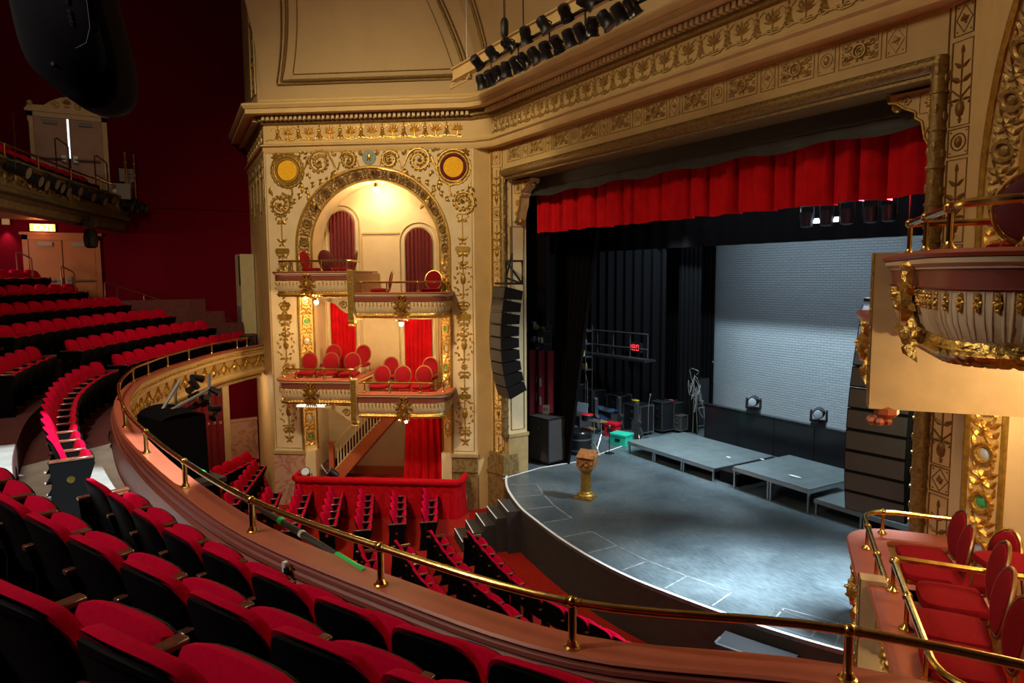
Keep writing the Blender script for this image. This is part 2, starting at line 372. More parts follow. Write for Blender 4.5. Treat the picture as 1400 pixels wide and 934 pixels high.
# ------------------------------------------------------------------ relief ornament, drawn in (x, y) with h the height off the wall
class Relief:
    def __init__(s, mb, fn): s.mb = mb; s.fn = fn
    def _add(s, vs, fs):
        old = s.mb.xf; s.mb.xf = None
        s.mb.add([tuple(s.fn(*p)) for p in vs], fs); s.mb.xf = old
    def leaf(s, x, y, ang, L, W, H=0.012):
        c, si = math.cos(ang), math.sin(ang)
        def T(a, b, h): return (x + a * c - b * si, y + a * si + b * c, h)
        vs = [T(0, 0, 0), T(L * .35, W / 2, 0), T(L * .75, W * .3, 0), T(L, 0, 0), T(L * .75, -W * .3, 0), T(L * .35, -W / 2, 0), T(L * .4, 0, H), T(L * .75, 0, H * .8)]
        s._add(vs, [(0, 6, 1), (1, 6, 7, 2), (2, 7, 3), (3, 7, 4), (4, 7, 6, 5), (5, 6, 0)])
    def bump(s, x, y, r, H=None, n=8, ry=None):
        H = H or r * .6; ry = ry or r; vs = []; fs = []
        for i, (q, h) in enumerate(((1, 0), (.75, .7), (.35, .95))):
            for k in range(n):
                a = 2 * PI * k / n; vs.append((x + q * r * math.cos(a), y + q * ry * math.sin(a), h * H))
        vs.append((x, y, H))
        for i in range(2):
            for k in range(n): fs.append((i * n + k, i * n + (k + 1) % n, (i + 1) * n + (k + 1) % n, (i + 1) * n + k))
        for k in range(n): fs.append((2 * n + k, 2 * n + (k + 1) % n, 3 * n))
        s._add(vs, fs)
    def line(s, pts, w, H=None, closed=False):
        H = H or w * .6; P = [Vector((p[0], p[1])) for p in pts]; n = len(P); vs = []; fs = []
        ww = w if isinstance(w, list) else [w] * n
        for i, p in enumerate(P):
            t = (P[(i + 1) % n] - P[i - 1]) if closed else (P[min(i + 1, n - 1)] - P[max(i - 1, 0)])
            t = t.normalized() if t.length > 1e-9 else Vector((1, 0)); q = Vector((-t.y, t.x)) * ww[i] / 2
            hh = H if not isinstance(w, list) else H * ww[i] / max(ww)
            vs += [(p.x + q.x, p.y + q.y, 0), (p.x + q.x * .5, p.y + q.y * .5, hh), (p.x - q.x * .5, p.y - q.y * .5, hh), (p.x - q.x, p.y - q.y, 0)]
        for i in range(n if closed else n - 1):
            j = (i + 1) % n
            for k in range(3): fs.append((i * 4 + k, j * 4 + k, j * 4 + k + 1, i * 4 + k + 1))
        s._add(vs, fs)
    def ring(s, x, y, r, w, H=None, n=20, ry=None):
        ry = ry or r
        s.line([(x + r * math.cos(2 * PI * k / n), y + ry * math.sin(2 * PI * k / n)) for k in range(n)], w, H, True)
    def rect(s, x0, x1, y0, y1, w, H=None): s.line([(x0, y0), (x1, y0), (x1, y1), (x0, y1)], w, H, True)
    def rosette(s, x, y, r, n=8, H=.012):
        for k in range(n): s.leaf(x, y, 2 * PI * k / n, r, r * .6, H)
        s.bump(x, y, r * .25, H * 1.6)
    def scroll(s, x, y, r, a0=0, turns=1.6, d=1, w=.03, tail=None):
        pts = []; ws = []; N = int(turns * 14)
        for i in range(N + 1):
            t = i / N; rr = r * (1 - .85 * t); a = a0 + d * t * turns * 2 * PI
            pts.append((x + rr * math.cos(a), y + rr * math.sin(a))); ws.append(w * (1 - .6 * t))
        if tail:
            pre = catmull([tail, ((tail[0] + pts[0][0]) / 2 + .02, (tail[1] + pts[0][1]) / 2 + .03), pts[0]], 5)[:-1]
            pts = [(p[0], p[1]) for p in pre] + pts; ws = [w * (.4 + .6 * i / len(pre)) for i in range(len(pre))] + ws
        s.line(pts, ws, w * .8)
        for i in range(1, len(pts) - 3, 1 if r > .15 else 2):
            a = math.atan2(pts[i + 1][1] - pts[i][1], pts[i + 1][0] - pts[i][0])
            s.leaf(pts[i][0], pts[i][1], a - d * .8, r * .34, w * 1.5, w * .7)
            if i % 4 == 1: s.leaf(pts[i][0], pts[i][1], a + d * .8, r * .26, w * 1.2, w * .6)
        s.rosette(x, y, r * .24, 6, w * .5)
    def palmette(s, x, y, h):
        for k in range(7):
            a = PI / 2 + (k - 3) * .42; s.leaf(x, y + h * .4, a, h * (.58 - .04 * abs(k - 3)), h * .13, h * .06)
        s.line([(x, y), (x, y + h * .4)], h * .08); s.bump(x, y + h * .38, h * .07)
        for d in (-1, 1): s.leaf(x, y + h * .1, PI / 2 + d * 1.2, h * .3, h * .12, h * .05)
    def mask(s, x, y, h):
        s.bump(x, y + h * .62, h * .13, h * .1, ry=h * .17)
        for d in (-1, 1):
            s.line([(x + d * h * .12, y + h * .75), (x + d * h * .3, y + h * .9), (x + d * h * .45, y + h * .78), (x + d * h * .4, y + h * .65)], h * .05)
            s.leaf(x + d * h * .15, y + h * .5, PI / 2 + d * 1.9, h * .35, h * .14, h * .06)
            s.leaf(x, y + h * .4, PI / 2 + d * 2.4, h * .35, h * .16, h * .06)
            s.line([(x + d * h * .05, y + h * .2), (x + d * h * .3, y + h * .12), (x + d * h * .6, y + h * .15), (x + d * h * .8, y + h * .05)], h * .07)
            s.bump(x + d * h * .62, y + h * .55, h * .04); s.bump(x + d * h * .7, y + h * .35, h * .03)
        s.leaf(x, y + h * .78, PI / 2, h * .25, h * .12, h * .05)
        s.leaf(x, y + h * .45, -PI / 2, h * .35, h * .2, h * .07)
    def urn(s, x, y, h):
        s.bump(x, y + h * .16, h * .07, h * .05, ry=h * .12)
        s.line([(x, y), (x, y + h * .95)], h * .025)
        for d in (-1, 1):
            s.line([(x, y + h * .3), (x + d * h * .14, y + h * .42), (x + d * h * .2, y + h * .3), (x + d * h * .12, y + h * .22)], h * .03)
            s.leaf(x, y + h * .5, PI / 2 + d * 1.1, h * .2, h * .08, h * .03)
            s.leaf(x + d * h * .15, y + h * .55, PI / 2 - d * .3, h * .14, h * .06, h * .03)
            s.leaf(x, y + h * .68, PI / 2 + d * .9, h * .16, h * .06, h * .03)
            s.leaf(x, y + h * .28, PI / 2 + d * 1.6, h * .18, h * .05, h * .03)
            s.bump(x + d * h * .2, y + h * .68, h * .03); s.bump(x + d * h * .16, y + h * .42, h * .025)
        s.leaf(x, y + h * .85, PI / 2, h * .14, h * .07, h * .03); s.leaf(x, y + h * .06, -PI / 2, h * .1, h * .07, h * .03)
    def tablet(s, x, y, w, h, H=.02):
        pts = [(x - w * .5, y - h * .3), (x - w * .42, y - h * .5), (x + w * .42, y - h * .5), (x + w * .5, y - h * .3), (x + w * .5, y + h * .3), (x + w * .42, y + h * .5), (x - w * .42, y + h * .5), (x - w * .5, y + h * .3)]
        n = 8; s._add([(a, b, 0) for a, b in pts] + [(a, b, H) for a, b in pts], [(tuple(range(8, 16)))] + [(i, (i + 1) % n, n + (i + 1) % n, n + i) for i in range(n)])
    def pendant(s, x, y0, y1):
        """hanging ornament from y1 down to y0"""
        h = y1 - y0
        s.line([(x, y0), (x, y1)], .03)
        for d in (-1, 1):
            s.line([(x, y1 - h * .02), (x + d * .10, y1), (x + d * .15, y1 - .06), (x + d * .1, y1 - .1)], .035)
            s.leaf(x, y1 - h * .12, -PI / 2 + d * .8, .17, .09, .02); s.leaf(x, y1 - h * .2, -PI / 2 + d * 1.2, .13, .08, .02)
            s.leaf(x, y0 + h * .1, PI / 2 + d * 1.0, .16, .08, .02); s.leaf(x, y0 + h * .06, -PI / 2 + d * .8, .12, .07, .02)
        s.rosette(x, y0 + h * .1, .05, 6)
    def oval_wreath(s, x, y, rx, ry):
        for k in range(22):
            a = 2 * PI * k / 22
            s.leaf(x + rx * math.cos(a), y + ry * math.sin(a), a + PI / 2 + (.6 if k % 2 else -.6), .11, .06, .02)
        s.bump(x, y, rx * .42, .03, ry=ry * .32); s.line([(x, y - ry), (x, y + ry)], .03)
        for d in (-1, 1): s.leaf(x, y + ry * .25, PI / 2 + d * .7, rx * .55, .04)

# ================================================================== STRUCTURE
ZO = -0.95                                   # orchestra floor
UX, UY = 0.6018, 0.7987                      # direction of the left splay wall (away from the stage)
def SPF(side):
    def f(u, o, z): return (side * (5.54 + UX * u - UY * o), -0.62 - UY * u - UX * o, z)
    return f
SPL, SPR = SPF(-1), SPF(1)

m = MB(); m.box(-12.7, 12.7, -16, 9.2, ZO - 0.2, ZO); struct('floor', m, 'carpet_red')
APR = [(-4.95, 0.12), (-4.58, -0.19), (-3.78, -0.61), (-2.65, -0.99), (-1.89, -1.13), (-1.14, -1.24), (-0.39, -1.31), (0.3, -1.33), (0.95, -1.30), (1.6, -1.20), (2.78, -0.92), (3.7, -0.62), (4.5, -0.25), (4.95, 0.12)]
aprc = [(p.x, p.y) for p in catmull([Vector((a, b, 0)) for a, b in APR], 5)]
m = MB(); m.prism(aprc + [(4.95, 0.2), (9.5, 0.2), (9.5, 9.1), (-9.5, 9.1), (-9.5, 0.2), (-4.95, 0.2)], -0.06, 0.0)
struct('floor_stage', m, 'stage_floor', smooth=False)
m = MB(); m.sweep(aprc, [(0.0, -0.06), (0.0, ZO)], cap=False); m.sweep(aprc, [(0.03, -0.06), (0.03, -0.12), (0.0, -0.12)], cap=False)
struct('trim_apron', m, 'apron')
m = MB(); m.sweep(aprc, [(-0.015, 0.0), (-0.015, 0.008), (0.035, 0.008), (0.035, -0.05)], cap=False)
struct('trim_apron_edge', m, 'white_tape')

# side and rear walls
m = MB(); m.box(-12.7, -12.5, -16, -4.2, ZO, 13); struct('wall_left', m, 'wall_red')
m = MB(); m.box(-12.5, -12.46, -16, -4.25, 6.78, 6.86); struct('trim_left_wall', m, 'wall_red')
m = MB(); m.box(12.5, 12.7, -16, -4.2, ZO, 13); struct('wall_right', m, 'wall_red')
m = MB(); m.box(-12.7, 12.7, -16.2, -16, ZO, 13); struct('wall_rear', m, 'wall_red')
m = MB(); m.box(-12.7, 12.7, -16.2, 0.3, 13, 13.2); struct('ceiling', m, 'cove')
m = MB(); m.box(-9.6, 9.6, 9.0, 9.2, -0.1, 9.5); struct('wall_stage_back', m, 'brick')
m = MB(); m.box(-9.7, -9.5, 0.3, 9.1, -0.1, 9.5); struct('wall_stage_left', m, 'black_matte')
m = MB(); m.box(9.5, 9.7, 0.3, 9.1, -0.1, 9.5); struct('wall_stage_right', m, 'black_matte')
m = MB(); m.box(-9.7, 9.7, 0.3, 9.1, 9.5, 9.6); struct('ceiling_stage', m, 'black_matte')
for s, nm in ((-1, 'left'), (1, 'right')):
    m = MB(); m.prism([(s * 8.55, -4.62), (s * 12.5, -4.25), (s * 12.5, -4.0), (s * 8.55, -4.3)], ZO, 13); struct('wall_%s_return' % nm, m, 'cream')

# entablature, one moulded run across both splays and the proscenium
ENT = [(-12.5, -4.25), (-8.55, -4.62), (-5.45, -0.50), (-4.95, -0.24), (4.95, -0.24), (5.45, -0.50), (8.55, -4.62), (12.5, -4.25)]
ENTr = ENT[::-1]      # travelling right to left puts the left-hand normal on the house side
m = MB(); m.sweep(ENTr, [(-0.25, 7.84), (0.0, 7.84), (0.03, 7.90), (0.03, 7.97), (0.09, 8.0), (0.09, 8.03), (0.02, 8.05), (0.0, 8.07), (-0.25, 8.07)]); struct('trim_architrave', m, 'cream')
m = MB(); m.sweep(ENTr, [(-0.25, 8.07), (0.0, 8.07), (0.0, 8.52), (-0.25, 8.52)]); fr = struct('trim_frieze', m, 'cream')
m = MB(); m.sweep(ENTr, [(0.0, 8.49), (0.05, 8.52), (0.07, 8.58), (0.12, 8.58), (0.12, 8.68), (0.2, 8.68), (0.2, 8.70), (-0.1, 8.70)]); struct('trim_bed_mould', m, 'gold_dark')
m = MB(); m.sweep(ENTr, [(-0.25, 8.70), (0.42, 8.70), (0.42, 8.80), (0.45, 8.81), (0.50, 8.88), (0.50, 8.92), (0.40, 8.96), (0.1, 9.0), (0.06, 9.10), (-0.25, 9.12)]); struct('trim_cornice', m, 'cream')
def ent_frames(step, off=0):
    out = []
    for a, b in zip(ENT, ENT[1:]):
        a, b = Vector(a), Vector(b); d = (b - a); L = d.length; d.normalize(); n = Vector((d.y, -d.x))
        if L < 0.8 or a.x > 5: continue
        k = int(L / step); s0 = (L - k * step) / 2
        out.append((a, d, n, L, k, s0))
    return out
m = MB()
for a, d, n, L, k, s0 in ent_frames(0.115):
    for i in range(k):
        p = a + d * (s0 + (i + .5) * 0.115) + n * 0.17
        m.cbox((p.x, p.y, 8.63), 0.065, 0.11, 0.09, math.atan2(d.y, d.x))
struct('trim_dentils', m, 'cream_trim', smooth=False)
for fi, (a, d, n, L, k, s0) in enumerate(ent_frames(0.52)):
    m = MB(); R = Relief(m, lambda x, y, h, a=a, d=d, n=n: (a.x + d.x * x + n.x * h * 1.4, a.y + d.y * x + n.y * h * 1.4, y))
    for i in range(k):
        x = s0 + (i + .5) * .52
        R.mask(x - .13, 8.11, .38); R.palmette(x + .13, 8.12, .36)
        R.line([(x - .26, 8.13), (x - .2, 8.18), (x - .13, 8.14), (x, 8.17), (x + .13, 8.12), (x + .26, 8.13)], .026)
    struct('trim_frieze_ornament_%s' % ['return', 'splay', 'stage', 'right'][min(fi, 3)], m, 'gold' if fi == 1 else 'relief_cream', ang=60)

# attic coves above the cornice: three facets leaning in towards the dome
def lean(z): return 0.0 if z < 9.2 else 1.05 * ((z - 9.2) / 2.2) ** 1.7
KR = Vector((-5.36, -0.38)); KL = Vector((-8.55, -4.62))
bis = Vector((0.447, -0.895)) / 0.962      # how the ridge between splay and stage facets moves per metre of lean
def ridge(z, s=-1):
    o = lean(z); return (s * (5.36 - 0.447 / 0.945 * o), -0.38 - 0.895 / 0.945 * o)
def outer(z, s=-1):
    o = lean(z); return (s * (8.55 - 0.856 * o), -4.62 - 0.524 * o)
ZT = 13.0
for s, nm in ((-1, 'left'), (1, 'right')):
    def fn(u, v, s=s):
        z = 9.05 + (ZT - 9.05) * v; a = Vector(outer(z, s)); b = Vector(ridge(z, s)); p = a.lerp(b, u); return (p.x, p.y, z)
    m = MB(); m.quadgrid(fn, 2, 16); struct('wall_cove_' + nm, m, 'cove')
    def strip(u, z, o=0.05, s=s):
        a = Vector(outer(z, s)); b = Vector(ridge(z, s)); p = a.lerp(b, u); return (p.x - s * UY * o, p.y - UX * o, z)
    m = MB()
    path = [strip(.95 - .03 * (z - 9.5), z) for z in [13 - i * .25 for i in range(14)]] + [strip(.95 - i * .1, 9.52) for i in range(0, 9)] + [strip(.10 + .065 * (z - 9.5), z) for z in [9.52 + i * .25 for i in range(14)]]
    m.tube(path, 0.035, 6); m.tube([strip(.97 - .03 * (z - 9.5), z) for z in [13 - i * .25 for i in range(15)]] + [strip(.97, 9.44), strip(.5, 9.44), strip(.08, 9.44)] + [strip(.08 + .06 * i * .25, 9.5 + i * .25) for i in range(14)], 0.018, 5)
    m.tube([strip(.90 - .03 * (z - 9.5), z, .02) for z in [13 - i * .25 for i in range(14)]] + [strip(.90, 9.66, .02), strip(.16, 9.66, .02)] + [strip(.16 + .065 * i * .25, 9.7 + i * .25, .02) for i in range(13)], 0.012, 4)
    struct('trim_cove_' + nm, m, 'gold_dark')
def fn(u, v):
    z = 9.05 + (ZT - 9.05) * v; a = Vector(ridge(z, -1)); b = Vector(ridge(z, 1)); p = a.lerp(b, u); return (p.x, p.y, z)
m = MB(); m.quadgrid(fn, 2, 16); struct('wall_cove_stage', m, 'cove')
m = MB()
def st2(x, z): o = lean(z); return (x, -0.38 - 0.895 / 0.945 * o - .04, z)
m.tube([st2(-5.0 + .12 * i, 12.5 - .25 * i) for i in range(0)] + [st2(-4.85 + .43 * lean(z), z) for z in [13 - i * .25 for i in range(14)]] + [st2(-4.85 + .7 * i, 9.66) for i in range(14)], 0.035, 6)
m.tube([st2(-4.70 + .43 * lean(z), z) for z in [13 - i * .25 for i in range(13)]] + [st2(-4.7 + .7 * i, 9.82) for i in range(14)], 0.015, 5)
struct('trim_cove_stage', m, 'gold_dark')
# flank cove on the left return with its vertical ornament band
m = MB(); m.box(-9.2, -8.56, -4.72, -4.62, 9.05, 13); struct('wall_left_flank', m, 'cove')
m = MB(); Rl = Relief(m, lambda x, y, h: (x, -4.73 - h, y))
Rl.rect(-9.1, -8.65, 9.25, 12.9, .05)
for i in range(7): Rl.scroll(-8.88, 9.5 + i * .5, .16, i, 1.2, 1 if i % 2 else -1, .04); Rl.leaf(-8.88, 9.7 + i * .5, PI / 2, .2, .1)
Rl.fn = lambda x, y, h: (x, -4.625 - (8.55 + x) * .0937 - h, y)
for i in range(5): Rl.pendant(-8.8 - i * .75, 7.9 - 1.3 - (i % 2) * .3, 7.8); Rl.scroll(-9.1 - i * .7, 7.4, .2, 0, 1.3, 1, .04)
struct('trim_left_flank_ornament', m, 'gold_dark')

# ---------------------------------------------------------------- proscenium frame
def panel_pair(R, x, w, y0, y1, kind):
    """one header panel centred at x"""
    yc = (y0 + y1) / 2; h = y1 - y0
    R.rect(x - w / 2, x + w / 2, y0, y1, .02)
    if kind == 'wide':
        R.ring(x, yc, h * .24, .035, .03, n=16); R.ring(x, yc, h * .13, .02, .02, n=12); R.bump(x, yc, h * .06, .03)
        for q in range(10): R.bump(x + h * .34 * math.cos(q * PI / 5), yc + h * .34 * math.sin(q * PI / 5), .018, .02, 6)
        for d in (-1, 1):
            R.line([(x + d * (w / 2 - .05), y0 + .05), (x + d * (w / 2 - .05), y0 + .11)], .02); R.line([(x + d * (w / 2 - .05), y1 - .05), (x + d * (w / 2 - .05), y1 - .11)], .02)
            R.line([(x + d * (w / 2 - .05), y0 + .05), (x + d * (w / 2 - .16), y0 + .05)], .02); R.line([(x + d * (w / 2 - .05), y1 - .05), (x + d * (w / 2 - .16), y1 - .05)], .02)
        for d in (-1, 1):
            for e in (-1, 1):
                R.leaf(x + d * h * .25, yc + e * h * .1, (0 if d > 0 else PI) + d * e * .5, h * .4, h * .2, .03); R.scroll(x + d * h * .50, yc + e * h * .22, h * .15, 0, 1.3, d * e, .03)
                R.leaf(x + d * h * .5, yc, (0 if d > 0 else PI) + e * .3, h * .25, h * .12)
    elif kind == 'diamond':
        R.line([(x, y0 + .02), (x + w / 2 - .02, yc), (x, y1 - .02), (x - w / 2 + .02, yc)], .014, closed=True)
        R.bump(x, yc, h * .15, .03, ry=h * .09); R.leaf(x, yc, 1.9, h * .2, .05); R.leaf(x, yc, -1.2, h * .2, .05); R.leaf(x, yc, .3, h * .18, .03); R.leaf(x, yc, PI + .3, h * .18, .03)
        for d in (-1, 1):
            for e in (-1, 1): R.bump(x + d * w * .36, yc + e * h * .38, .012)
    else:
        R.ring(x, yc, w * .36, .018, n=14); R.bump(x, yc, w * .2, ry=w * .26)
        for d in (-1, 1):
            for e in (-1, 1): R.bump(x + d * w * .38, yc + e * h * .38, .012)
m = MB(); m.box(-4.93, 4.93, 0.0, 0.35, 7.14, 7.86)
for s in (-1, 1):
    m.prism([(s * 4.93, 0.0), (s * 5.29, -0.11), (s * 5.38, -0.11), (s * 5.38, 0.3), (s * 4.93, 0.3)], -0.95 if s > 0 else 0.42, 7.86)
    m.prism([(s * 5.38, 0.0), (s * 5.44, -0.50), (s * 5.90, -0.50), (s * 5.90, .2), (s * 5.38, .2)], ZO, 7.86)
struct('wall_proscenium', m, 'cream')
m = MB(); R = Relief(m, lambda x, y, h: (x, -h - .002, y)); kinds = ['wide', 'round', 'wide', 'diamond']; x = -4.62; i = 0
while x < 4.5:
    w = .62 if kinds[i % 4] == 'wide' else .30
    panel_pair(R, x + w / 2 - .1, w - .06, 7.46, 7.80, kinds[i % 4]); x += w; i += 1
for k in range(160):
    R.leaf(-4.93 + k * .0616, 7.83, PI / 2, .05, .03, .02)
struct('trim_header_panels', m, 'relief_cream', ang=60)
for s, nm in ((-1, 'left'), (1, 'right')):
    m = MB()
    def fnp(x, y, h, s=s):
        d = Vector((s * .956, -.292)); n = Vector((-s * .292, -.956)); return (s * 4.93 + d.x * x + n.x * h, d.y * x + n.y * h, y)
    R = Relief(m, fnp); zz = 7.80
    panel_pair(R, .20, .24, 7.46, 7.80, 'diamond'); zz = 7.40; i = 0
    while zz > .9:
        h = .95 if i % 2 == 0 else .34
        if i % 2 == 0:
            R.rect(.07, .33, zz - h + .03, zz, .02); R.urn(.20, zz - h + .08, h * .88)
        else: panel_pair(R, .20, .26, zz - h + .04, zz, 'round' if (i // 2) % 2 == 0 else 'diamond')
        zz -= h; i += 1
    R.line([(.012, .5), (.012, 7.8)], .02)
    R.line([(.36, .5), (.36, 7.8)], .03)
    for k in range(120): R.bump(.37, .55 + k * .06, .022, .02, 6)
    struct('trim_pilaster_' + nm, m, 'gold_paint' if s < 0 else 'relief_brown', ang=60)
    m = MB(); m.tube([(s * 4.87, -.03, .95 if s < 0 else -.1), (s * 4.87, -.03, 7.3)], .085, 12)
    for z in [1.0 + .42 * k for k in range(15)]:
        m.tube([(s * 4.87, -.03, z), (s * 4.87, -.03, z + .03)], .10, 12)
        for q in range(5): m.ball((s * 4.87 + .07 * math.cos(q * 1.3 + 3.6), -.03 + .07 * math.sin(q * 1.3 + 3.6), z + .2 + .05 * math.sin(q * 2)), .035, 6, 1, 1, 1.8)
    struct('trim_column_' + nm, m, 'gold_dark')
    # reveal behind the column
    m = MB(); m.box(min(s * 4.83, s * 5.3), max(s * 4.83, s * 5.3), .05, .58, 1.0, 7.14); struct('wall_reveal_' + nm, m, 'cream_pale')
    m = MB(); m.box(min(s * 4.81, s * 5.3), max(s * 4.81, s * 5.3), .05, .60, -.0, .92); m.box(min(s * 4.79, s * 5.3), max(s * 4.79, s * 5.3), .05, .62, .92, 1.0); struct('baseboard_reveal_' + nm, m, 'marble_olive' if 0 else 'cream_dark')
    m = MB(); R = Relief(m, lambda x, y, h, s=s: (s * (4.828 - h), x, y)); R.rect(.13, .50, 1.1, 6.0, .03); struct('trim_reveal_' + nm, m, 'gold_paint')
    # marble base of the pilaster
    m = MB(); m.prism([(s * 4.78, .02), (s * 4.80, -.12), (s * 5.0, -.15), (s * 5.36, -.24), (s * 5.42, -.16), (s * 5.42, .3), (s * 4.78, .3)], ZO, .36)
    m.prism([(s * 4.75, .02), (s * 4.77, -.15), (s * 5.0, -.18), (s * 5.38, -.27), (s * 5.45, -.19), (s * 5.45, .3), (s * 4.75, .3)], .0, .05)
    m.prism([(s * 4.80, .02), (s * 4.82, -.10), (s * 5.0, -.13), (s * 5.34, -.21), (s * 5.40, -.14), (s * 5.4, .3), (s * 4.8, .3)], .36, .50)
    struct('baseboard_pilaster_' + nm, m, 'marble_olive')
m = MB(); m.tube([(-4.9, -.02, 7.22), (4.9, -.02, 7.22)], .10, 12)
for k in range(150): m.ball((-4.85 + k * .065, -.09, 7.23 + .03 * (-1) ** k), .04, 6, 1.1, .8, .8)
struct('trim_header_garland', m, 'gold_dark')
m = MB(); m.box(-4.93, 4.93, -.03, .56, 7.08, 7.15); struct('trim_header_soffit', m, 'gold_dark')
# corner brackets hung in the top corners of the opening
for s, nm in ((-1, 'left'), (1, 'right')):
    t = thing('corner_bracket', 'gilded scroll bracket in the upper %s corner of the stage opening' % nm, 'bracket', (s * 4.83, .35, 6.3))
    out = [(0, 7.05), (.72, 7.05), (.70, 6.96), (.60, 6.94), (.50, 6.86), (.38, 6.80), (.36, 6.78), (.36, 6.72), (.28, 6.66), (.26, 6.56), (.24, 6.46), (.18, 6.36), (.14, 6.20), (.06, 6.10), (0, 6.12)]
    m = MB(); m.prism([(s * (4.83 - a), z) for a, z in out], .25, .50, 'Y'); m.build('bracket_body', 'cream', t)
    m = MB(); R = Relief(m, lambda x, y, h, s=s: (s * (4.83 - x), .25 - h, y))
    R.line(out[1:], .035); R.rect(.04, .32, 6.76, 7.0, .02); R.rosette(.18, 6.88, .09); R.scroll(.48, 6.94, .07, 0, 1.3, 1, .02); R.scroll(.15, 6.52, .09, 0, 1.3, 1, .02); R.scroll(.10, 6.28, .06, 0, 1.3, 1, .02); R.leaf(.62, 6.98, PI, .12, .05)
    m.ball((s * (4.83 - .66), .37, 6.92), .07, 8); m.ball((s * (4.83 - .1), .37, 6.12), .07, 8)
    m.build('scrollwork', 'gold_paint', t, ang=60)

# ---------------------------------------------------------------- splay walls with the great arches
UC, ZC, RO, RI = 2.36, 5.56, 1.91, 1.62
def splay(side, nm):
    P = SPF(side); U0, U1 = -.16, 5.02
    # wall with the arched opening
    m = MB(xf=lambda u, o, z: P(u, o, z)); N = 32
    arc = [(UC + RO * math.cos(PI * k / N), ZC + RO * math.sin(PI * k / N)) for k in range(N + 1)]
    def strip(inner, outerp, o):
        n = len(inner); vs = [(a, o, b) for a, b in inner] + [(a, o, b) for a, b in outerp]
        m.add(vs, [(i, i + 1, n + i + 1, n + i) for i in range(n - 1)])
    def hit(k):
        a = PI * k / N; c, s_ = math.cos(a), math.sin(a); t = 9
        if c > 1e-6: t = min(t, (U1 - UC) / c)
        if c < -1e-6: t = min(t, (U0 - UC) / c)
        if s_ > 1e-6: t = min(t, (7.9 - ZC) / s_)
        return (UC + t * c, ZC + t * s_)
    outp = [hit(k) for k in range(N + 1)]
    # insert exact corners
    strip(arc, outp, 0)
    m.add([(U1, 0, 7.9), (outp[0][0], 0, 7.9), (UC, 0, 7.9)], [])
    for ca, cb in (((U1, 7.9), [p for p in outp if p[0] >= U1 - 1e-6][-1:] + [p for p in outp if p[0] < U1 - 1e-6][:1]), ((U0, 7.9), [p for p in outp if p[0] > U0 + 1e-6][-1:] + [p for p in outp if p[0] <= U0 + 1e-6][:1])):
        m.add([(ca[0], 0, ca[1]), (cb[0][0], 0, cb[0][1]), (cb[1][0], 0, cb[1][1])], [(0, 1, 2)])
    for a, b in ((UC + RO, U1), (U0, UC - RO)):
        m.add([(a, 0, .45), (b, 0, .45), (b, 0, ZC), (a, 0, ZC)], [(0, 1, 2, 3)])
        m.add([(a, -.06, .45), (b, -.06, .45), (b, -.06, ZC), (a, -.06, ZC)], [(0, 1, 2, 3)])
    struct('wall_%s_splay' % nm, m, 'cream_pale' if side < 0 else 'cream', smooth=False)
    # arch band (reveal) with relief
    prof = [(UC + RO, .45)] + [(UC + RO, .45 + (ZC - .45) * k / 10) for k in range(1, 10)] + arc + [(UC - RO, .45 + (ZC - .45) * k / 10) for k in range(9, 0, -1)] + [(UC - RO, .45)]
    prof = resample([Vector((a, b, 0)) for a, b in prof], .1); LEN = len(prof) * .1
    def band(i, t):      # t 0..1 across the reveal
        p, d = prof[i]; n = Vector((d.y, -d.x)) * -1      # inward
        w = .28; return (p.x + n.x * w * t, -.24 * t, p.y + n.y * w * t)
    n = len(prof); m = MB(xf=lambda u, o, z: P(u, o, z))
    vs = [band(i, t) for i in range(n) for t in (0, 1)]
    m.add(vs, [(2 * i, 2 * i + 1, 2 * i + 3, 2 * i + 2) for i in range(n - 1)])
    struct('trim_%s_arch_band' % nm, m, 'cream')
    m = MB(xf=lambda u, o, z: P(u, o, z)); m.tube([band(i, 0) for i in range(n)], .035, 6); m.tube([band(i, 1) for i in range(n)], .03, 6)
    struct('trim_%s_arch_moulding' % nm, m, 'gold_paint')
    m = MB(); mhi = MB(); md = MB(); me_ = MB(); total = (n - 1) * .1
    def bfn(x, y, h):    # x across (0..0.37), y along
        f = max(0, min(n - 1.001, y / .1)); i = int(f); fr_ = f - i
        a = Vector(band(i, x / .37)); b = Vector(band(i + 1, x / .37)); q = a.lerp(b, fr_)
        p, d = prof[i]; nn = Vector((d.y, -d.x)) * -1; hv = Vector((nn.x * .24, .28, nn.y * .24)).normalized() * h
        return P(q.x + hv.x, q.y + hv.y, q.z + hv.z)
    R = Relief(m, bfn); k = 0; y = .35
    while y < total - .3:
        low = y < 4.6 or y > total - 4.6
        R = Relief(m if low else mhi, bfn)
        R.ring(.185, y, .095, .055, .035, 18)
        for q in range(14): R.leaf(.185 + .10 * math.cos(q * PI / 7), y + .10 * math.sin(q * PI / 7), q * PI / 7 + 1.1, .055, .03, .035)
        if low: Rd = Relief(md if k % 2 == 0 else me_, bfn)
        else: Rd = Relief(mhi, bfn)
        Rd.bump(.185, y, .062, .02, 12)
        for e in (-1, 1):
            for dd in (-1, 1):
                R.leaf(.185 + dd * .03, y + e * .24, PI / 2 * (1 if e < 0 else -1) + dd * 1.0, .15, .07, .03)
                R.leaf(.185 + dd * .06, y + e * .15, PI / 2 * (1 if e > 0 else -1) + dd * .7, .13, .06, .03)
                R.leaf(.185 + dd * .1, y + e * .05, PI / 2 * e + dd * .2, .13, .05, .025)
        R.line([(.185 - .05, y - .25), (.185, y - .17), (.185 + .05, y - .1)], .02); R.bump(.185, y + .245, .03, .04)
        y += .49; k += 1
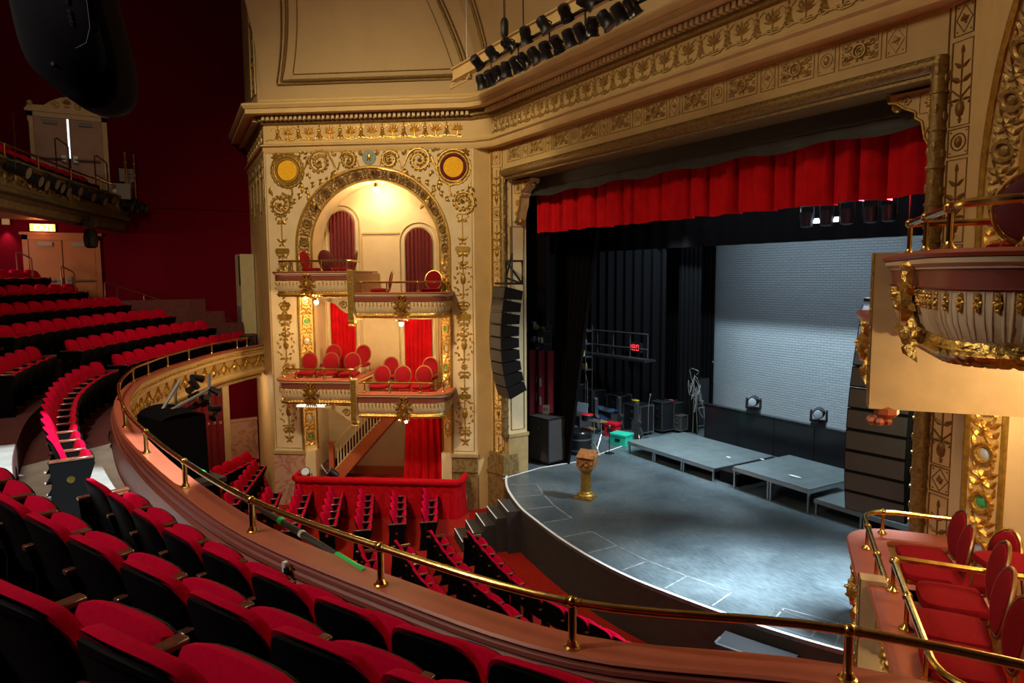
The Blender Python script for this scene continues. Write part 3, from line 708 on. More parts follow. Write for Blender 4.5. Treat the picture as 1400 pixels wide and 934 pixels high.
    struct('trim_%s_arch_wreaths' % nm, m, 'gold', ang=50); struct('trim_%s_arch_crown_wreaths' % nm, mhi, 'gold_dark', ang=50)
    struct('trim_%s_glass_green' % nm, md, 'disc_green'); struct('trim_%s_glass_blue' % nm, me_, 'disc_blue')
    # niche behind the arch
    m = MB(xf=lambda u, o, z: P(u, o, z)); NB = -1.05
    ins = [(band(i, 1)) for i in range(n)]
    vs = ins + [(a[0], NB, a[2]) for a in ins]
    m.add(vs, [(i, i + 1, n + i + 1, n + i) for i in range(n - 1)])
    cen = [(UC, NB, a[2]) for a in ins]
    m.add([(a[0], NB, a[2]) for a in ins] + cen, [(i, i + 1, n + i + 1, n + i) for i in range(n - 1)])
    m.add([(UC + RI, NB, ZO), (UC - RI, NB, ZO), (UC - RI, NB, .45), (UC + RI, NB, .45)], [(0, 1, 2, 3)])
    m.add([(UC + RI, NB, ZO), (UC + RI, -.24, ZO), (UC + RI, -.24, .5), (UC + RI, NB, .5)], [(0, 1, 2, 3)])
    m.add([(UC - RI, NB, ZO), (UC - RI, -.24, ZO), (UC - RI, -.24, .5), (UC - RI, NB, .5)], [(0, 1, 2, 3)])
    for a, b in ((UC + RI, UC + RO + .03), (UC - RO - .03, UC - RI)): m.box(a, b, -.30, -.03, ZO, .46)
    struct('wall_%s_niche' % nm, m, 'cream_pale')
    # marble dado
    m = MB(xf=lambda u, o, z: P(u, o, z))
    for a, b, mt in ((UC + RO - .02, U1 + .02, 0), (U0 - .02, UC - RO + .02, 1)):
        m.mi = mt; m.box(a, b, -.3, .05, ZO, .38); m.mi = 2; m.box(a - .02, b + .02, -.3, .08, .38, .46)
        if mt: m.mi = mt; m.box(a, b, -.3, .075, .0, .05)
    struct('baseboard_%s_splay' % nm, m, ['marble_pink', 'marble_olive', 'cream_dark'], smooth=False)
    return P
PL = splay(-1, 'left'); PR = splay(1, 'right')

# relief field on the left splay
m = MB(); R = Relief(m, lambda x, y, h: SPL(x, h, y))
for x, y, rr, t0, dd in ((3.62, 7.60, .30, 2.9, -1), (2.90, 7.63, .22, .3, 1), (1.87, 7.63, .22, 2.9, -1), (1.15, 7.60, .30, .3, 1)):
    R.scroll(x, y, rr, t0, 1.9, dd, .065)
for s in (1, -1):
    f = lambda x: 2.385 + s * (x - 2.385)
    R.line([(f(3.92), 7.68), (f(3.97), 7.50), (f(4.05), 7.42), (f(4.1), 7.5)], .055); R.line([(f(3.32), 7.68), (f(3.25), 7.5), (f(3.17), 7.42), (f(3.11), 7.60)], .055)
    R.line([(f(2.68), 7.62), (f(2.64), 7.48), (f(2.56), 7.44)], .045)
    for x, y, a in ((3.25, 7.72, 1.2), (3.2, 7.40, -1.2), (3.3, 7.38, -2.2), (3.98, 7.78, 1.4), (4.05, 7.80, .9), (3.9, 7.36, -1.8), (2.62, 7.74, 1.8), (3.4, 7.24, -1.3), (3.55, 7.18, -.9), (3.75, 7.12, -1.0), (3.9, 6.98, -.8), (3.3, 7.3, -1.8), (4.05, 7.1, -.7), (4.1, 6.86, -1.1), (4.22, 6.7, -.6)):
        R.leaf(f(x), y, a if s > 0 else PI - a, .17, .09, .03)
        R.leaf(f(x), y, (a + .9) if s > 0 else PI - a - .9, .12, .07, .03)
for s, ux in ((1, 4.43), (-1, .33)):
    R.ring(ux, 7.42, .34, .07, .03, 28); R.ring(ux, 7.42, .41, .04, .03, 28)
    for q in range(22): R.leaf(ux + .38 * math.cos(q * PI / 11), 7.42 + .38 * math.sin(q * PI / 11), q * PI / 11 + 1.2, .13, .07, .03)
    xx = ux + s * .20
    R.scroll(xx + .02 * s, 6.60, .29, 1.8 * s, 1.9, s, .065); R.line([(ux + s * .18, 7.1), (ux - s * .1, 6.98), (ux - s * .10, 6.85), (ux - s * .06, 6.75)], .06)
    for q in range(7): R.leaf(ux - s * (.3 + .07 * q), 7.12 - .09 * q, (PI if s > 0 else 0) + s * .9 + (q % 2) * .8 * s, .18, .09, .03)
    for q in range(6): R.leaf(ux + s * (.2 - .12 * q), 7.78 - .02 * q, PI / 2 + (q - 3) * .5, .14, .08, .03)
    R.rosette(ux + s * .28, 7.74, .14, 7, .04); R.leaf(ux + s * .42, 7.05, -1.2, .2, .1, .03); R.leaf(ux + s * .45, 6.95, -1.9, .16, .08, .03)
    # descending pendants
    R.pendant(xx, 5.62, 6.32); R.tablet(xx, 5.48, .36, .13); R.pendant(xx, 5.05, 5.45)
    R.oval_wreath(xx, 4.75, .17, .40); R.leaf(xx, 4.28, -PI / 2, .2, .12)
    R.pendant(xx, 3.98, 4.2); R.tablet(xx, 3.85, .36, .14); R.pendant(xx, 3.3, 3.78)
    R.oval_wreath(xx, 3.15, .18, .38); R.rosette(xx, 2.62, .1)
    R.pendant(xx, 2.0, 2.5); R.tablet(xx, 1.9, .3, .1); R.oval_wreath(xx, 1.45, .18, .38); R.pendant(xx, .72, 1.05)
R.line([(UC - RO - .06, .52), (-.1, .52), (-.1, 7.84), (4.98, 7.84), (4.98, .52), (UC + RO + .06, .52)], .02, .01)
struct('trim_left_splay_ornament', m, 'gold_paint', ang=60)
for ux, lab in ((4.43, 'plain gilt ring, farther from the stage'), (.33, 'red beaded ring, nearer the stage')):
    t = thing('wall_medallion', 'round yellow disc in a %s' % lab, 'medallion', SPL(ux, 0, 7.42), group=None)
    m = MB(xf=lambda a, b, c: SPL(a + ux, c, b + 7.42)); m.prism([(.24 * math.cos(k * PI / 14), .24 * math.sin(k * PI / 14)) for k in range(28)], -.01, .022); m.build('disc', 'disc_yellow', t)
    m = MB(); R = Relief(m, lambda x, y, h, ux=ux: SPL(x + ux, h, y + 7.42)); R.ring(0, 0, .28, .07, .03, 28)
    if ux < 1:
        for q in range(22): R.bump(.28 * math.cos(q * PI / 11), .28 * math.sin(q * PI / 11), .022, .045, 6)
    m.build('ring', 'curtain_maroon' if ux < 1 else 'gold_paint', t)
t = thing('crown_medallion', 'small round grey-green medallion with a gilt figure above the arch crown', 'medallion', SPL(2.38, 0, 7.69))
m = MB(xf=lambda a, b, c: SPL(a + 2.38, c, b + 7.69)); m.prism([(.17 * math.cos(k * PI / 12), .17 * math.sin(k * PI / 12)) for k in range(24)], -.01, .025); m.build('disc', 'verdigris', t)
m = MB(); R = Relief(m, lambda x, y, h: SPL(x + 2.38, .025 + h, y + 7.69)); R.bump(0, .03, .05, .03, ry=.07); R.leaf(0, 0, -2, .1, .05, .03); R.leaf(0, 0, -1, .1, .05, .03); R.line([(-.05, .05), (.05, .08)], .02); m.build('figure', 'gold', t)

# ================================================================== BANQUET CHAIR
def oval(a, b, n=20): return [(a * math.cos(2 * PI * k / n), b * math.sin(2 * PI * k / n)) for k in range(n)]
def make_banquet(label, group=None):
    """front towards local +Y"""
    t = thing('banquet_chair', label, 'chair', (0, 0, 0), 0, group)
    m = MB(); out = [(-.17, -.19), (.17, -.19), (.21, -.12), (.22, .1), (.19, .2), (.10, .225), (-.10, .225), (-.19, .2), (-.22, .1), (-.21, -.12)]
    oc = [(p.x, p.y) for p in catmull([Vector((a, b, 0)) for a, b in out], 3, True)]
    m.pillow(oc, [(.94, .425), (1, .44), (1, .465), (.95, .485), (.7, .50), (.3, .507)], lambda x, y, h: (x, y, h)); m.build('seat', 'chair_red', t, True)
    m = MB(); th = math.radians(10)
    def bk(x, y, h):     # y up on the back plane
        return (x, -.20 - math.sin(th) * (y - .45) + h * math.cos(th) - .03 * math.cos(x * 6), .45 + (y - .45) * math.cos(th) + h * math.sin(th))
    ov = [(a, b + .70) for a, b in oval(.19, .215)]
    m.pillow(ov, [(.96, .0), (1, .012), (.96, .03), (.7, .042), (.3, .046)], bk); m.build('backrest', 'chair_red', t, True)
    m = MB(); m.pillow(ov, [(.98, .0), (.9, -.012), (.5, -.016)], bk); m.build('back_panel', 'chair_back', t, True)
    m = MB(); m.tube([bk(a, b + .70, .010) for a, b in oval(.205, .23, 24)], .013, 6, True)
    for s in (-1, 1): m.tube([bk(s * .12, .52, .0), bk(s * .15, .46, .0), (s * .17, -.18, .43)], .011, 6)
    m.build('back_frame', 'copper_brass', t, True)
    for sx in (-1, 1):
        m = MB(); m.tube([(sx * .18, -.17, .43), (sx * .20, -.24, .0)], .011, 6); m.build('leg', 'copper_brass', t, True)
        m = MB(); m.tube([(sx * .18, .18, .43), (sx * .20, .22, .0)], .011, 6); m.build('leg', 'copper_brass', t, True)
    m = MB(); m.tube([(-.19, -.17, .425), (.19, -.17, .425), (.20, .19, .425), (-.20, .19, .425)], .010, 6, True); m.build('seat_frame', 'copper_brass', t, True)
    index_kids(t)
    return t
_bq = [None]
def banquet(x, y, z, rz, label, group=None):
    if _bq[0] is None: _bq[0] = make_banquet(label, group); c = _bq[0]
    else: c = copy_tree(_bq[0]); c['label'] = label
    if group: c['group'] = group
    elif 'group' in c: del c['group']
    c.location = (x, y, z); c.rotation_euler = (0, 0, rz); return c

# ================================================================== OPERA BOXES
def box_path(u0, u1, dv):
    """dv: which end meets the divider; path runs so that its left-hand normal points outward"""
    F = 1.02
    if dv == 'low':      # divider at u0
        return [(u0, F), (u1 - .38, F)] + [(u1 - .38 + .38 * math.sin(a), F - .38 + .38 * math.cos(a)) for a in [PI / 12 * k for k in range(1, 7)]] + [(u1, .0)]
    return [(u0, .0)] + [(u0 + .38 - .38 * math.cos(a), F - .38 + .38 * math.sin(a)) for a in [PI / 12 * k for k in range(0, 6)]] + [(u0 + .38, F), (u1, F)]
def opera_box(side, u0, u1, zt, dv, which, right):
    P = SPF(side); X = lambda u, o, z: P(u, o, z)
    uc = (u0 + u1) / 2; zf = zt - (.38 if zt < 3 else .42)
    wall = 'right wall' if side > 0 else 'left wall'
    t = thing('opera_box', 'cream fluted %s balcony with gilt garland, %s' % (which, wall), 'opera box', P(uc, 0, zf))
    path = box_path(u0, u1, dv)
    fl = (lambda q: q[::-1]) if False else (lambda q: q)
    def sw(prof, name, mt, **k):
        m = MB(xf=X); m.sweep(path, prof, **k); return m.build(name, mt, t)
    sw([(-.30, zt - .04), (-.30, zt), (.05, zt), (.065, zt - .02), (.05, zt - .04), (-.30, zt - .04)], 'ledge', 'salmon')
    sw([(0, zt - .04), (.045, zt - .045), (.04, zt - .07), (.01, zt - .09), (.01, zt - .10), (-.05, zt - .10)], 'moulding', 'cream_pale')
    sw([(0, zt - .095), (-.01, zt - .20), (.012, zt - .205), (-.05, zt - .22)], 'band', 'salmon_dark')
    m = MB(xf=X); m.sweep(path, [(-.01, zt - .21), (-.012, zt - .30), (-.025, zt - .38), (-.06, zt - .46), (-.09, zt - .49), (-.2, zt - .49)], cap=False); rs = resample([Vector((a, b, 0)) for a, b in path], .088)
    for p, d in rs[1:-1]:
        nn = Vector((-d.y, d.x)); q = [(-.008, .215), (-.010, .30), (-.022, .38), (-.056, .46)]
        for e in (-.5, .5):
            m.tube([(p.x + nn.x * (o - .004) + d.x * e * .05, p.y + nn.y * (o - .004) + d.y * e * .05, zt - h) for o, h in q], [.008, .009, .009, .006], 6)
    m.mi = 1
    for p, d in rs[1:-1]:
        nn = Vector((-d.y, d.x))
        for h, r in ((.232, .013), (.255, .016), (.285, .018), (.308, .012)): m.ball((p.x - nn.x * .002, p.y - nn.y * .002, zt - h), r, 8)
        for e in (-1, 1): m.ball((p.x - nn.x * .004 + d.x * e * .014, p.y - nn.y * .004 + d.y * e * .014, zt - .27), .009, 6)
    m.build('fluted_panel', ['cream_pale', 'gold'], t)
    m = MB(xf=X); gp = [Vector((a, b, 0)) for a, b in path]; rg = resample(gp, .075)
    m.tube([(p.x + (-d.y) * -.09, p.y + d.x * -.09, zt - .535) for p, d in rg], .052, 10)
    R = Relief(m, lambda x, y, h: None)
    for i, (p, d) in enumerate(rg):
        nn = Vector((-d.y, d.x))
        def gf(x, y, h, p=p, d=d, nn=nn):
            a = y / .052; r_ = .052 + h; o = -.09 + r_ * math.cos(a); return P(p.x + d.x * x + nn.x * o, p.y + d.y * x + nn.y * o, zt - .535 + r_ * math.sin(a))
        R.fn = gf
        for k, yy in enumerate((-.05, -.005, .04)): R.leaf((k % 2) * .03, yy, (-.35, 0, .35)[k], .10, .045, .016)
    R.fn = lambda x, y, h: (0, 0, 0)
    m.xf = None
    m.build('gilt_garland', 'gold', t)
    # inner face, floor, soffit
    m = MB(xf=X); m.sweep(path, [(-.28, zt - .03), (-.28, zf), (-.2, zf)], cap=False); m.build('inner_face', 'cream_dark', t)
    poly = [(a if abs(a - uc) < .5 else (a - .2 if a > uc else a + .2), b - .22) for a, b in path]; c1 = (u1, 0) if dv == 'low' else (u1, 0)
    if dv == 'low': ring = [(u0, -1.0)] + [(u0, .78)] + poly[1:-1] + [(u1 - .2, 0), (u1 - .2, -.1), (UC + RI, -.1), (UC + RI, -1.0)]
    else: ring = [(UC - RI, -1.0), (UC - RI, -.1), (u0 + .2, -.1), (u0 + .2, 0)] + poly[1:-1] + [(u1, .78), (u1, -1.0)]
    m = MB(xf=X); m.prism(ring, zf - .06, zf); m.build('box_floor', 'carpet_red', t)
    m = MB(xf=X); m.prism(ring, zt - .60, zf - .06); m.build('soffit', 'cream_pale', t)
    if dv == 'low':
        m = MB(xf=X); m.box(u0 - .10, u0 + .20, -.95, .82, zt - .04, zt); m.build('side_ledge', 'salmon', t)
        m = MB(xf=X); m.box(u0 + .02, u0 + .10, -.95, .80, zf, zt - .04); m.box(u0 + .10, u0 + .14, -.95, .80, zt - .10, zt - .04); m.build('side_panel', 'cream_dark', t)
    # cartouche on the front
    m = MB(); uf = uc + (.05 if dv == 'low' else -.05)
    R = Relief(m, lambda x, y, h: P(uf + x, 1.025 + h + .02 - .10 * max(0, (zt - .25 - y)) , y))
    zc = zt - .30
    for k in range(22):
        a = 2 * PI * k / 22; R.leaf(.10 * math.cos(a), zc + .13 * math.sin(a), a + (.35 if k % 2 else -.35), .10 if k % 2 else .13, .035, .035)
    R.bump(0, zc, .075, .08, 14, .10); R.ring(0, zc, .085, .03, .06, 22, .115); R.bump(0, zc + .05, .03, .10, 10); R.bump(0, zc - .03, .035, .095, 10)
    for k in range(6): R.leaf(.03 * (k - 2.5), zc - .22 - .01 * abs(k - 2.5), -PI / 2 + (k - 2.5) * .22, .13, .04, .05)
    for d in (-1, 1):
        R.scroll(d * .12, zc - .2, .06, 0, 1.3, d, .035); R.leaf(d * .08, zc - .2, PI / 2 - d * 2.0, .12, .05, .04); R.bump(d * .05, zc + .22, .04, .05)
    R.leaf(0, zc - .12, -PI / 2, .18, .12, .07)
    m.build('cartouche', 'gold', t, ang=60)
    # brass rail
    m = MB(xf=X); zr = zt + .235
    rp = []
    for i, (a, b) in enumerate(path):
        rp.append((a, b))
    pin = []
    for p, d in resample(gp, n=40): pin.append((p.x - (-d.y) * .10, p.y - d.x * .10, zr))
    back = (u0 if dv == 'low' else u1)
    ext = [(back - (.06 if dv != 'low' else -.06), 0.05, zr)]
    pts = (ext + pin) if dv == 'low' else (pin + ext)
    rl = m.tube(pts, .024 if side > 0 else .024, 10).build('rail', 'brass', t)
    for i in (1, 10, 20, 30, 38):
        a, b, _ = pin[i]; m = MB(xf=X); m.lathe([(.016, zt - .0), (.016, zr)], (a, b, 0), 10); m.lathe([(.045, zt), (.045, zt + .012), (.025, zt + .03), (.018, zt + .05)], (a, b, 0), 12); m.ball((a, b, zr), .036, 10)
        m.build('rail_post', 'brass', t)
    return t
BX = {}
for side in (-1, 1):
    nmw = 'left' if side < 0 else 'right'
    BX[side, 'A'] = opera_box(side, 2.62, 4.52, 4.97, 'low', 'upper box', 0)
    if True: BX[side, 'B'] = opera_box(side, .40, 2.50, 4.47, 'high', 'upper and stage-side box', 0)
    BX[side, 'C'] = opera_box(side, 2.62, 4.52, 2.43, 'low', 'lower box', 0)
    BX[side, 'D'] = opera_box(side, .40, 2.50, 2.12, 'high', 'lower and stage-side box', 0)
    for zt_, zb_, lv in ((5.0, 3.82, 'upper'), (2.46, 1.46, 'lower')):
        P = SPF(side)
        t = thing('box_divider', 'cream partition slab edged in gilt between the two %s boxes of the %s wall' % (lv, nmw), 'partition', P(2.56, .5, zb_))
        m = MB(xf=lambda u, o, z, P=P: P(u, o, z)); out = [(1.13, zt_ - .0), (1.13, zb_), (-1.0, zb_), (-1.0, zt_ - .08), (.95, zt_ - .08), (.95, zt_)]
        vs = [(2.49, a, b) for a, b in out] + [(2.63, a, b) for a, b in out]; n = len(out)
        m.add(vs, [tuple(range(n)), tuple(range(2 * n - 1, n - 1, -1))] + [(i, (i + 1) % n, n + (i + 1) % n, n + i) for i in range(n)]); m.build('slab', 'cream_trim', t, smooth=False)
        m = MB(); R = Relief(m, lambda x, y, h, P=P: P(2.56 + x, 1.13 + h, y))
        R._add([(-.065, zb_ + .02, .0), (.065, zb_ + .02, 0), (.065, zt_ - .02, 0), (-.065, zt_ - .02, 0), (-.065, zb_ + .02, .006), (.065, zb_ + .02, .006), (.065, zt_ - .02, .006), (-.065, zt_ - .02, .006)], [(4, 5, 6, 7), (0, 1, 5, 4), (1, 2, 6, 5), (2, 3, 7, 6), (3, 0, 4, 7)]); R.line([(-.055, zb_ + .12), (-.055, zt_)], .02); R.line([(.055, zb_ + .12), (.055, zt_)], .02)
        for k in range(7): R.bump(0, zt_ - .15 - k * .14, .022, .02, 6)
        m.build('gilt_edge', 'gold_paint', t)
        m = MB(xf=lambda u, o, z, P=P: P(u, o, z)); m.ball((2.56, 1.0, zb_ - .02), .09, 8, 1, 1, .8)
        for k in range(6): m.ball((2.56 + .06 * math.cos(k), 1.05 + .06 * math.sin(k), zb_ - .10), .035, 6)
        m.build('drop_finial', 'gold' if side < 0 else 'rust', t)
        if side > 0: continue
        # scroll bracket under the higher box beside the divider
        zs = zt_ - .66
        m = MB(xf=lambda u, o, z, P=P: P(u, o, z)); prof = [(2.64, zs), (3.35, zs), (3.3, zs - .06), (3.15, zs - .08), (3.0, zs - .14), (2.88, zs - .26), (2.76, zs - .34), (2.64, zs - .38)]
        vs = [(a, .75, b) for a, b in prof] + [(a, .92, b) for a, b in prof]; n = len(prof)
        m.add(vs, [tuple(range(n)), tuple(range(2 * n - 1, n - 1, -1))] + [(i, (i + 1) % n, n + (i + 1) % n, n + i) for i in range(n)]); m.build('bracket', 'cream_trim', t)
        m = MB(); R = Relief(m, lambda x, y, h, P=P: P(x, .92 + h, y)); R.scroll(2.80, zs - .16, .10, 0, 1.5, 1, .03); m.build('bracket_scroll', 'gold_paint', t, ang=60)
        m = MB(); R = Relief(m, lambda x, y, h, P=P: P(x, .92 + h, y)); R.scroll(3.12, zs - .03, .05, 0, 1.3, -1, .02); m.build('bracket_scroll', 'gold_paint', t, ang=60)

# doors in the niche back wall, hung with curtains (left wall; the right niche is out of view)
def draped(mb, fn, w, z0, z1, n=9, amp=.03, arch=0, seed=0):
    """curtain sheet in local x (-w/2..w/2), z; fn(x, depth, z)"""
    rnd = random.Random(seed); N = n * 6; ph = rnd.random() * 6
    def g(u, v):
        x = -w / 2 + w * u; zt_ = z1
        if arch: zt_ = z1 - w / 2 + math.sqrt(max(0, (w / 2) ** 2 - x * x))
        z = z0 + (zt_ - z0) * v
        return fn(x, amp * math.sin(u * n * 2 * PI + ph) * (1 - .15 * v) + amp * .4 * math.sin(u * n * 3.7 * PI + 1), z)
    mb.quadgrid(g, N, 8); return mb
NBK = -1.05
DOORS = [(3.47, .66, 4.41, 6.52, 1, 'curtain_maroon', 'tall arched', 'upper box farther from the stage'),
         (1.44, .70, 3.92, 6.06, 1, 'curtain_maroon', 'tall arched', 'upper box nearer the stage'),
         (3.50, .66, 1.88, 4.16, 0, 'curtain_red', 'bright red', 'lower box farther from the stage'),
         (1.50, .70, 1.58, 3.72, 0, 'curtain_red', 'bright red', 'lower box nearer the stage')]
for i, (u, w, z0, z1, ar, mt, ds, wh) in enumerate(DOORS):
    m = MB()
    R = Relief(m, lambda x, y, h, u=u: SPL(u + x, NBK + h * 1.0, y)); hw = w / 2 + .07
    if ar:
        pts = [(hw, z0)] + [(hw * math.cos(a * PI / 16), z1 - w / 2 + hw * math.sin(a * PI / 16)) for a in range(17)] + [(-hw, z0)]
        pts2 = [(hw + .09, z0)] + [((hw + .09) * math.cos(a * PI / 16), z1 - w / 2 + (hw + .09) * math.sin(a * PI / 16)) for a in range(17)] + [(-hw - .09, z0)]
    else: pts = [(hw, z0), (hw, z1 + .07), (-hw, z1 + .07), (-hw, z0)]; pts2 = [(hw + .1, z0), (hw + .1, z1 + .17), (-hw - .1, z1 + .17), (-hw - .1, z0)]
    R.line(pts, .13, .035); R.line(pts2, .04, .06)
    struct('trim_box_door_%d' % (i + 1), m, 'cream_pale')
    m = MB(); draped(m, lambda x, d, z, u=u: SPL(u + x, NBK + .05 + d, z), w, z0, z1, 7, .022, ar, i)
    o = m.build('door_curtain', mt); tag(o, '%s %s curtain in the doorway of the %s' % (ds, 'dark maroon' if ar else 'pleated', wh), 'curtain')
m = MB(xf=lambda u, o, z: SPL(u, o, z))
for a, b, z in ((1.95, 2.93, 5.93), (.75, .95, 5.70), (3.95, 4.0, 5.93)): m.box(a, b, NBK, NBK + .03, z, z + .05)
m.box(1.93, 1.95, NBK, NBK + .02, 4.4, 5.93); m.box(2.93, 2.95, NBK, NBK + .02, 4.4, 5.93)
for a, b in ((2.0, 2.9),): m.box(a, b, NBK, NBK + .02, 2.2, 2.22)
struct('trim_niche_rail', m, 'cream')

# lamps of the left and right wall boxes
mat('lamp_glass', (1, .9, .7), .3, emis=(1.0, .80, .50), estr=120)
mat('lamp_white', (1, 1, .95), .3, emis=(1.0, .90, .75), estr=1.1)
def box_lamp(P, u, o, z, label, power, r=.05, hang=.05):
    t = thing('box_lamp', label, 'lamp', P(u, o, z))
    m = MB(xf=lambda a, b, c: P(a, b, c)); m.ball((u, o, z), r, 10); m.build('bulb', 'lamp_glass', t)
    m = MB(xf=lambda a, b, c: P(a, b, c)); m.lathe([(.03, z + r * .7), (.06, z + r * .9), (.06, z + r + hang)], (u, o, 0), 12); m.build('fitting', 'brass', t)
    q = P(u, o, z - r - .05)
    lamp('POINT', 'box_lamp_light', q, None, power, (1.0, .68, .34), shadow_soft_size=.05)
    return t
for side, nm in ((-1, 'left'), (1, 'right')):
    P = SPF(side)
    box_lamp(P, 2.36, -.45, 6.98, 'glowing bare bulb under the crown of the %s arch' % nm, 60 if side < 0 else 30, .07, .1)
    box_lamp(P, 3.52, .75 if side < 0 else .0, 4.24 if side < 0 else 4.28, 'glowing bulb under the higher upper box on the %s wall' % nm, 75 if side < 0 else 30)
    box_lamp(P, 1.52, .62 if side < 0 else -.1, 3.72, 'glowing bulb under the stage-side upper box on the %s wall' % nm, 75 if side < 0 else 26)
    box_lamp(P, 3.4, .45, 1.70, 'small bulb under the higher lower box on the %s wall' % nm, 9, .03)
    box_lamp(P, 1.45, .62, 1.38, 'small round bulb under the stage-side lower box on the %s wall' % nm, 9, .035)
    m = MB(xf=lambda a, b, c, P=P: P(a, b, c)); m.box(3.35, 4.1, .5, .75, 1.725, 1.77)
    o = m.build('ceiling_light_panel', 'lamp_white'); tag(o, 'flat white light panel on the underside of the lower box on the %s wall' % nm, 'light panel')

# chairs in the boxes: fronts face out of the box
FL = math.atan2(.799, -(-.602)) * 0
def face(side): return math.atan2(-UX, -side * UY) - PI / 2   # rotation that turns local +Y to the box normal
def chair_at(side, px, py, zf, zq, dz, label, group=None, dr=0, back=.2):
    """(px,py) sees the middle of the oval back, zq above the box floor"""
    p = gz(px, py, zf + zq); n = Vector((-side * UY, -UX, 0)); p = p + n * back
    return banquet(p.x, p.y, zf, face(side) + dr, label, group)
ZA, ZB, ZCf, ZD = 4.55, 4.05, 2.05, 1.74
def chair_uv(side, u, o, z, label, dr=0):
    p = SPF(side)(u, o, z); return banquet(p[0], p[1], z, face(side) + dr, label)
for z0_, u0_, u1_, wh in ((ZCf, 2.64, 4.0, 'lower'), (ZD, .75, 2.48, 'stage-side lower')):
    m = MB(xf=lambda u, o, z: SPL(u, o, z)); m.box(u0_, u1_, -1.04, .06, z0_, z0_ + .13); struct('floor_%s_box_riser' % wh.split()[0].replace('-', '_'), m, 'carpet_red')
chair_uv(-1, 3.97, .42, ZCf, 'oval-back red chair leftmost behind the rail of the left lower box')
chair_uv(-1, 3.42, .42, ZCf, 'oval-back red chair second along the rail of the left lower box')
chair_uv(-1, 2.88, .42, ZCf, 'oval-back red chair third along the rail of the left lower box, before the curtain')
chair_uv(-1, 3.60, -.25, ZCf + .13, 'oval-back red chair in the back row of the left lower box, left of the curtain')
chair_uv(-1, 2.82, -.25, ZCf + .13, 'oval-back red chair in the back row of the left lower box, right of the curtain')
chair_uv(-1, 2.14, .42, ZD, 'oval-back red chair at the divider end of the stage-side lower box rail')
chair_uv(-1, 1.62, .42, ZD, 'oval-back red chair midway along the stage-side lower box rail')
chair_uv(-1, 1.10, .42, ZD, 'oval-back red chair in front of the curtain of the stage-side lower box')
chair_uv(-1, 2.10, -.25, ZD + .13, 'oval-back red chair in the back row of the stage-side lower box against the cream wall')
chair_uv(-1, 1.08, -.25, ZD + .13, 'oval-back red chair in the back row of the stage-side lower box beside the curtain')
chair_uv(-1, 3.80, .15, ZA, 'dark red chair seen edge-on at the left end of the upper box', dr=1.3)
chair_uv(-1, 3.40, .0, ZA, 'dark chair turned away before the upper arched curtain', dr=PI - .2)
chair_uv(-1, 3.00, .15, ZA, 'dark red chair sideways right of the upper arched curtain', dr=-1.2)
chair_uv(-1, 2.10, .3, ZB, 'dark red chair turned sideways by the divider in the stage-side upper box', dr=-1.2)
chair_uv(-1, .82, .42, ZB, 'dusty red oval-back chair at the stage end of the stage-side upper box')
def chair_seat(px, py, zf, label, dr=0):
    p = gz(px, py, zf + .5); return banquet(p.x, p.y, zf, face(1) + dr, label)
chair_seat(1304, 812, ZCf, 'red chair with ribbed seat nearest the partition in the right lower box', -.05)
chair_seat(1304, 853, ZCf, 'red chair with ribbed seat in the middle of the right lower box', -.08)
chair_seat(1318, 900, ZCf, 'red chair with ribbed seat closest to the camera in the right lower box', -.05)
chair_seat(1266, 756, ZD, 'red chair farther from the camera in the right stage-side lower box', .1)
chair_seat(1272, 776, ZD, 'red chair nearer the rail in the right stage-side lower box, close to the partition', -.05)
chair_seat(1385, 765, ZCf, 'red chair at the back of the right lower box under the top rail', .3)
chair_seat(1330, 790, ZD, 'small dark red chair squeezed behind the partition rail in the right box', .3)
chair_uv(1, 2.88, .27, ZA, dr=-1.75, label= 'dark maroon chair behind the brass rail of the right upper box')

# ground-level box: floor, staircase, curtain, velvet rail, lamps
m = MB(xf=lambda u, o, z: SPL(u, o, z)); m.box(UC - RI, UC + RI, -1.05, -.24, ZO, -.42); m.box(.45, 4.2, -.24, .68, ZO, -.42); struct('floor_ground_box', m, 'carpet_red')
m = MB(xf=lambda u, o, z: SPL(u, o, z)); m.box(UC - RI, 3.3, -1.05, -1.0, -.42, -.20); struct('baseboard_ground_box', m, 'rust')
t = thing('staircase', 'rust-red staircase with white balusters rising behind the left arch', 'staircase', SPL(3.6, -.6, -.42))
XS = lambda u, o, z: SPL(u, o, z)
N = 11; u_a, u_b, z_a, z_b = 3.62, 2.0, -.42, 1.48
m = MB(xf=XS)
for k in range(N):
    ua = u_a + (u_b - u_a) * k / N; ub = u_a + (u_b - u_a) * (k + 1) / N; za = z_a + (z_b - z_a) * k / N; zb = z_a + (z_b - z_a) * (k + 1) / N
    m.box(ub, ua, -1.0, -.42, zb - .05, zb); m.box(ua - .02, ua, -1.0, -.42, za, zb)
m.build('treads', 'carpet_dark', t)
m = MB(xf=XS); m.add([(u_a + .1, -1.03, z_a), (u_a + .1, -1.03, z_a + .60), (u_b, -1.03, z_b + .60), (u_b, -1.03, z_b - .1)], [(0, 1, 2, 3)]); m.add([(u_a + .1, -1.04, z_a), (u_a + .1, -1.04, z_a + .60), (u_b, -1.04, z_b + .60), (u_b, -1.04, z_b - .1)], [(0, 1, 2, 3)]); m.build('wall_skirting', 'carpet_dark', t)
m = MB(xf=XS)
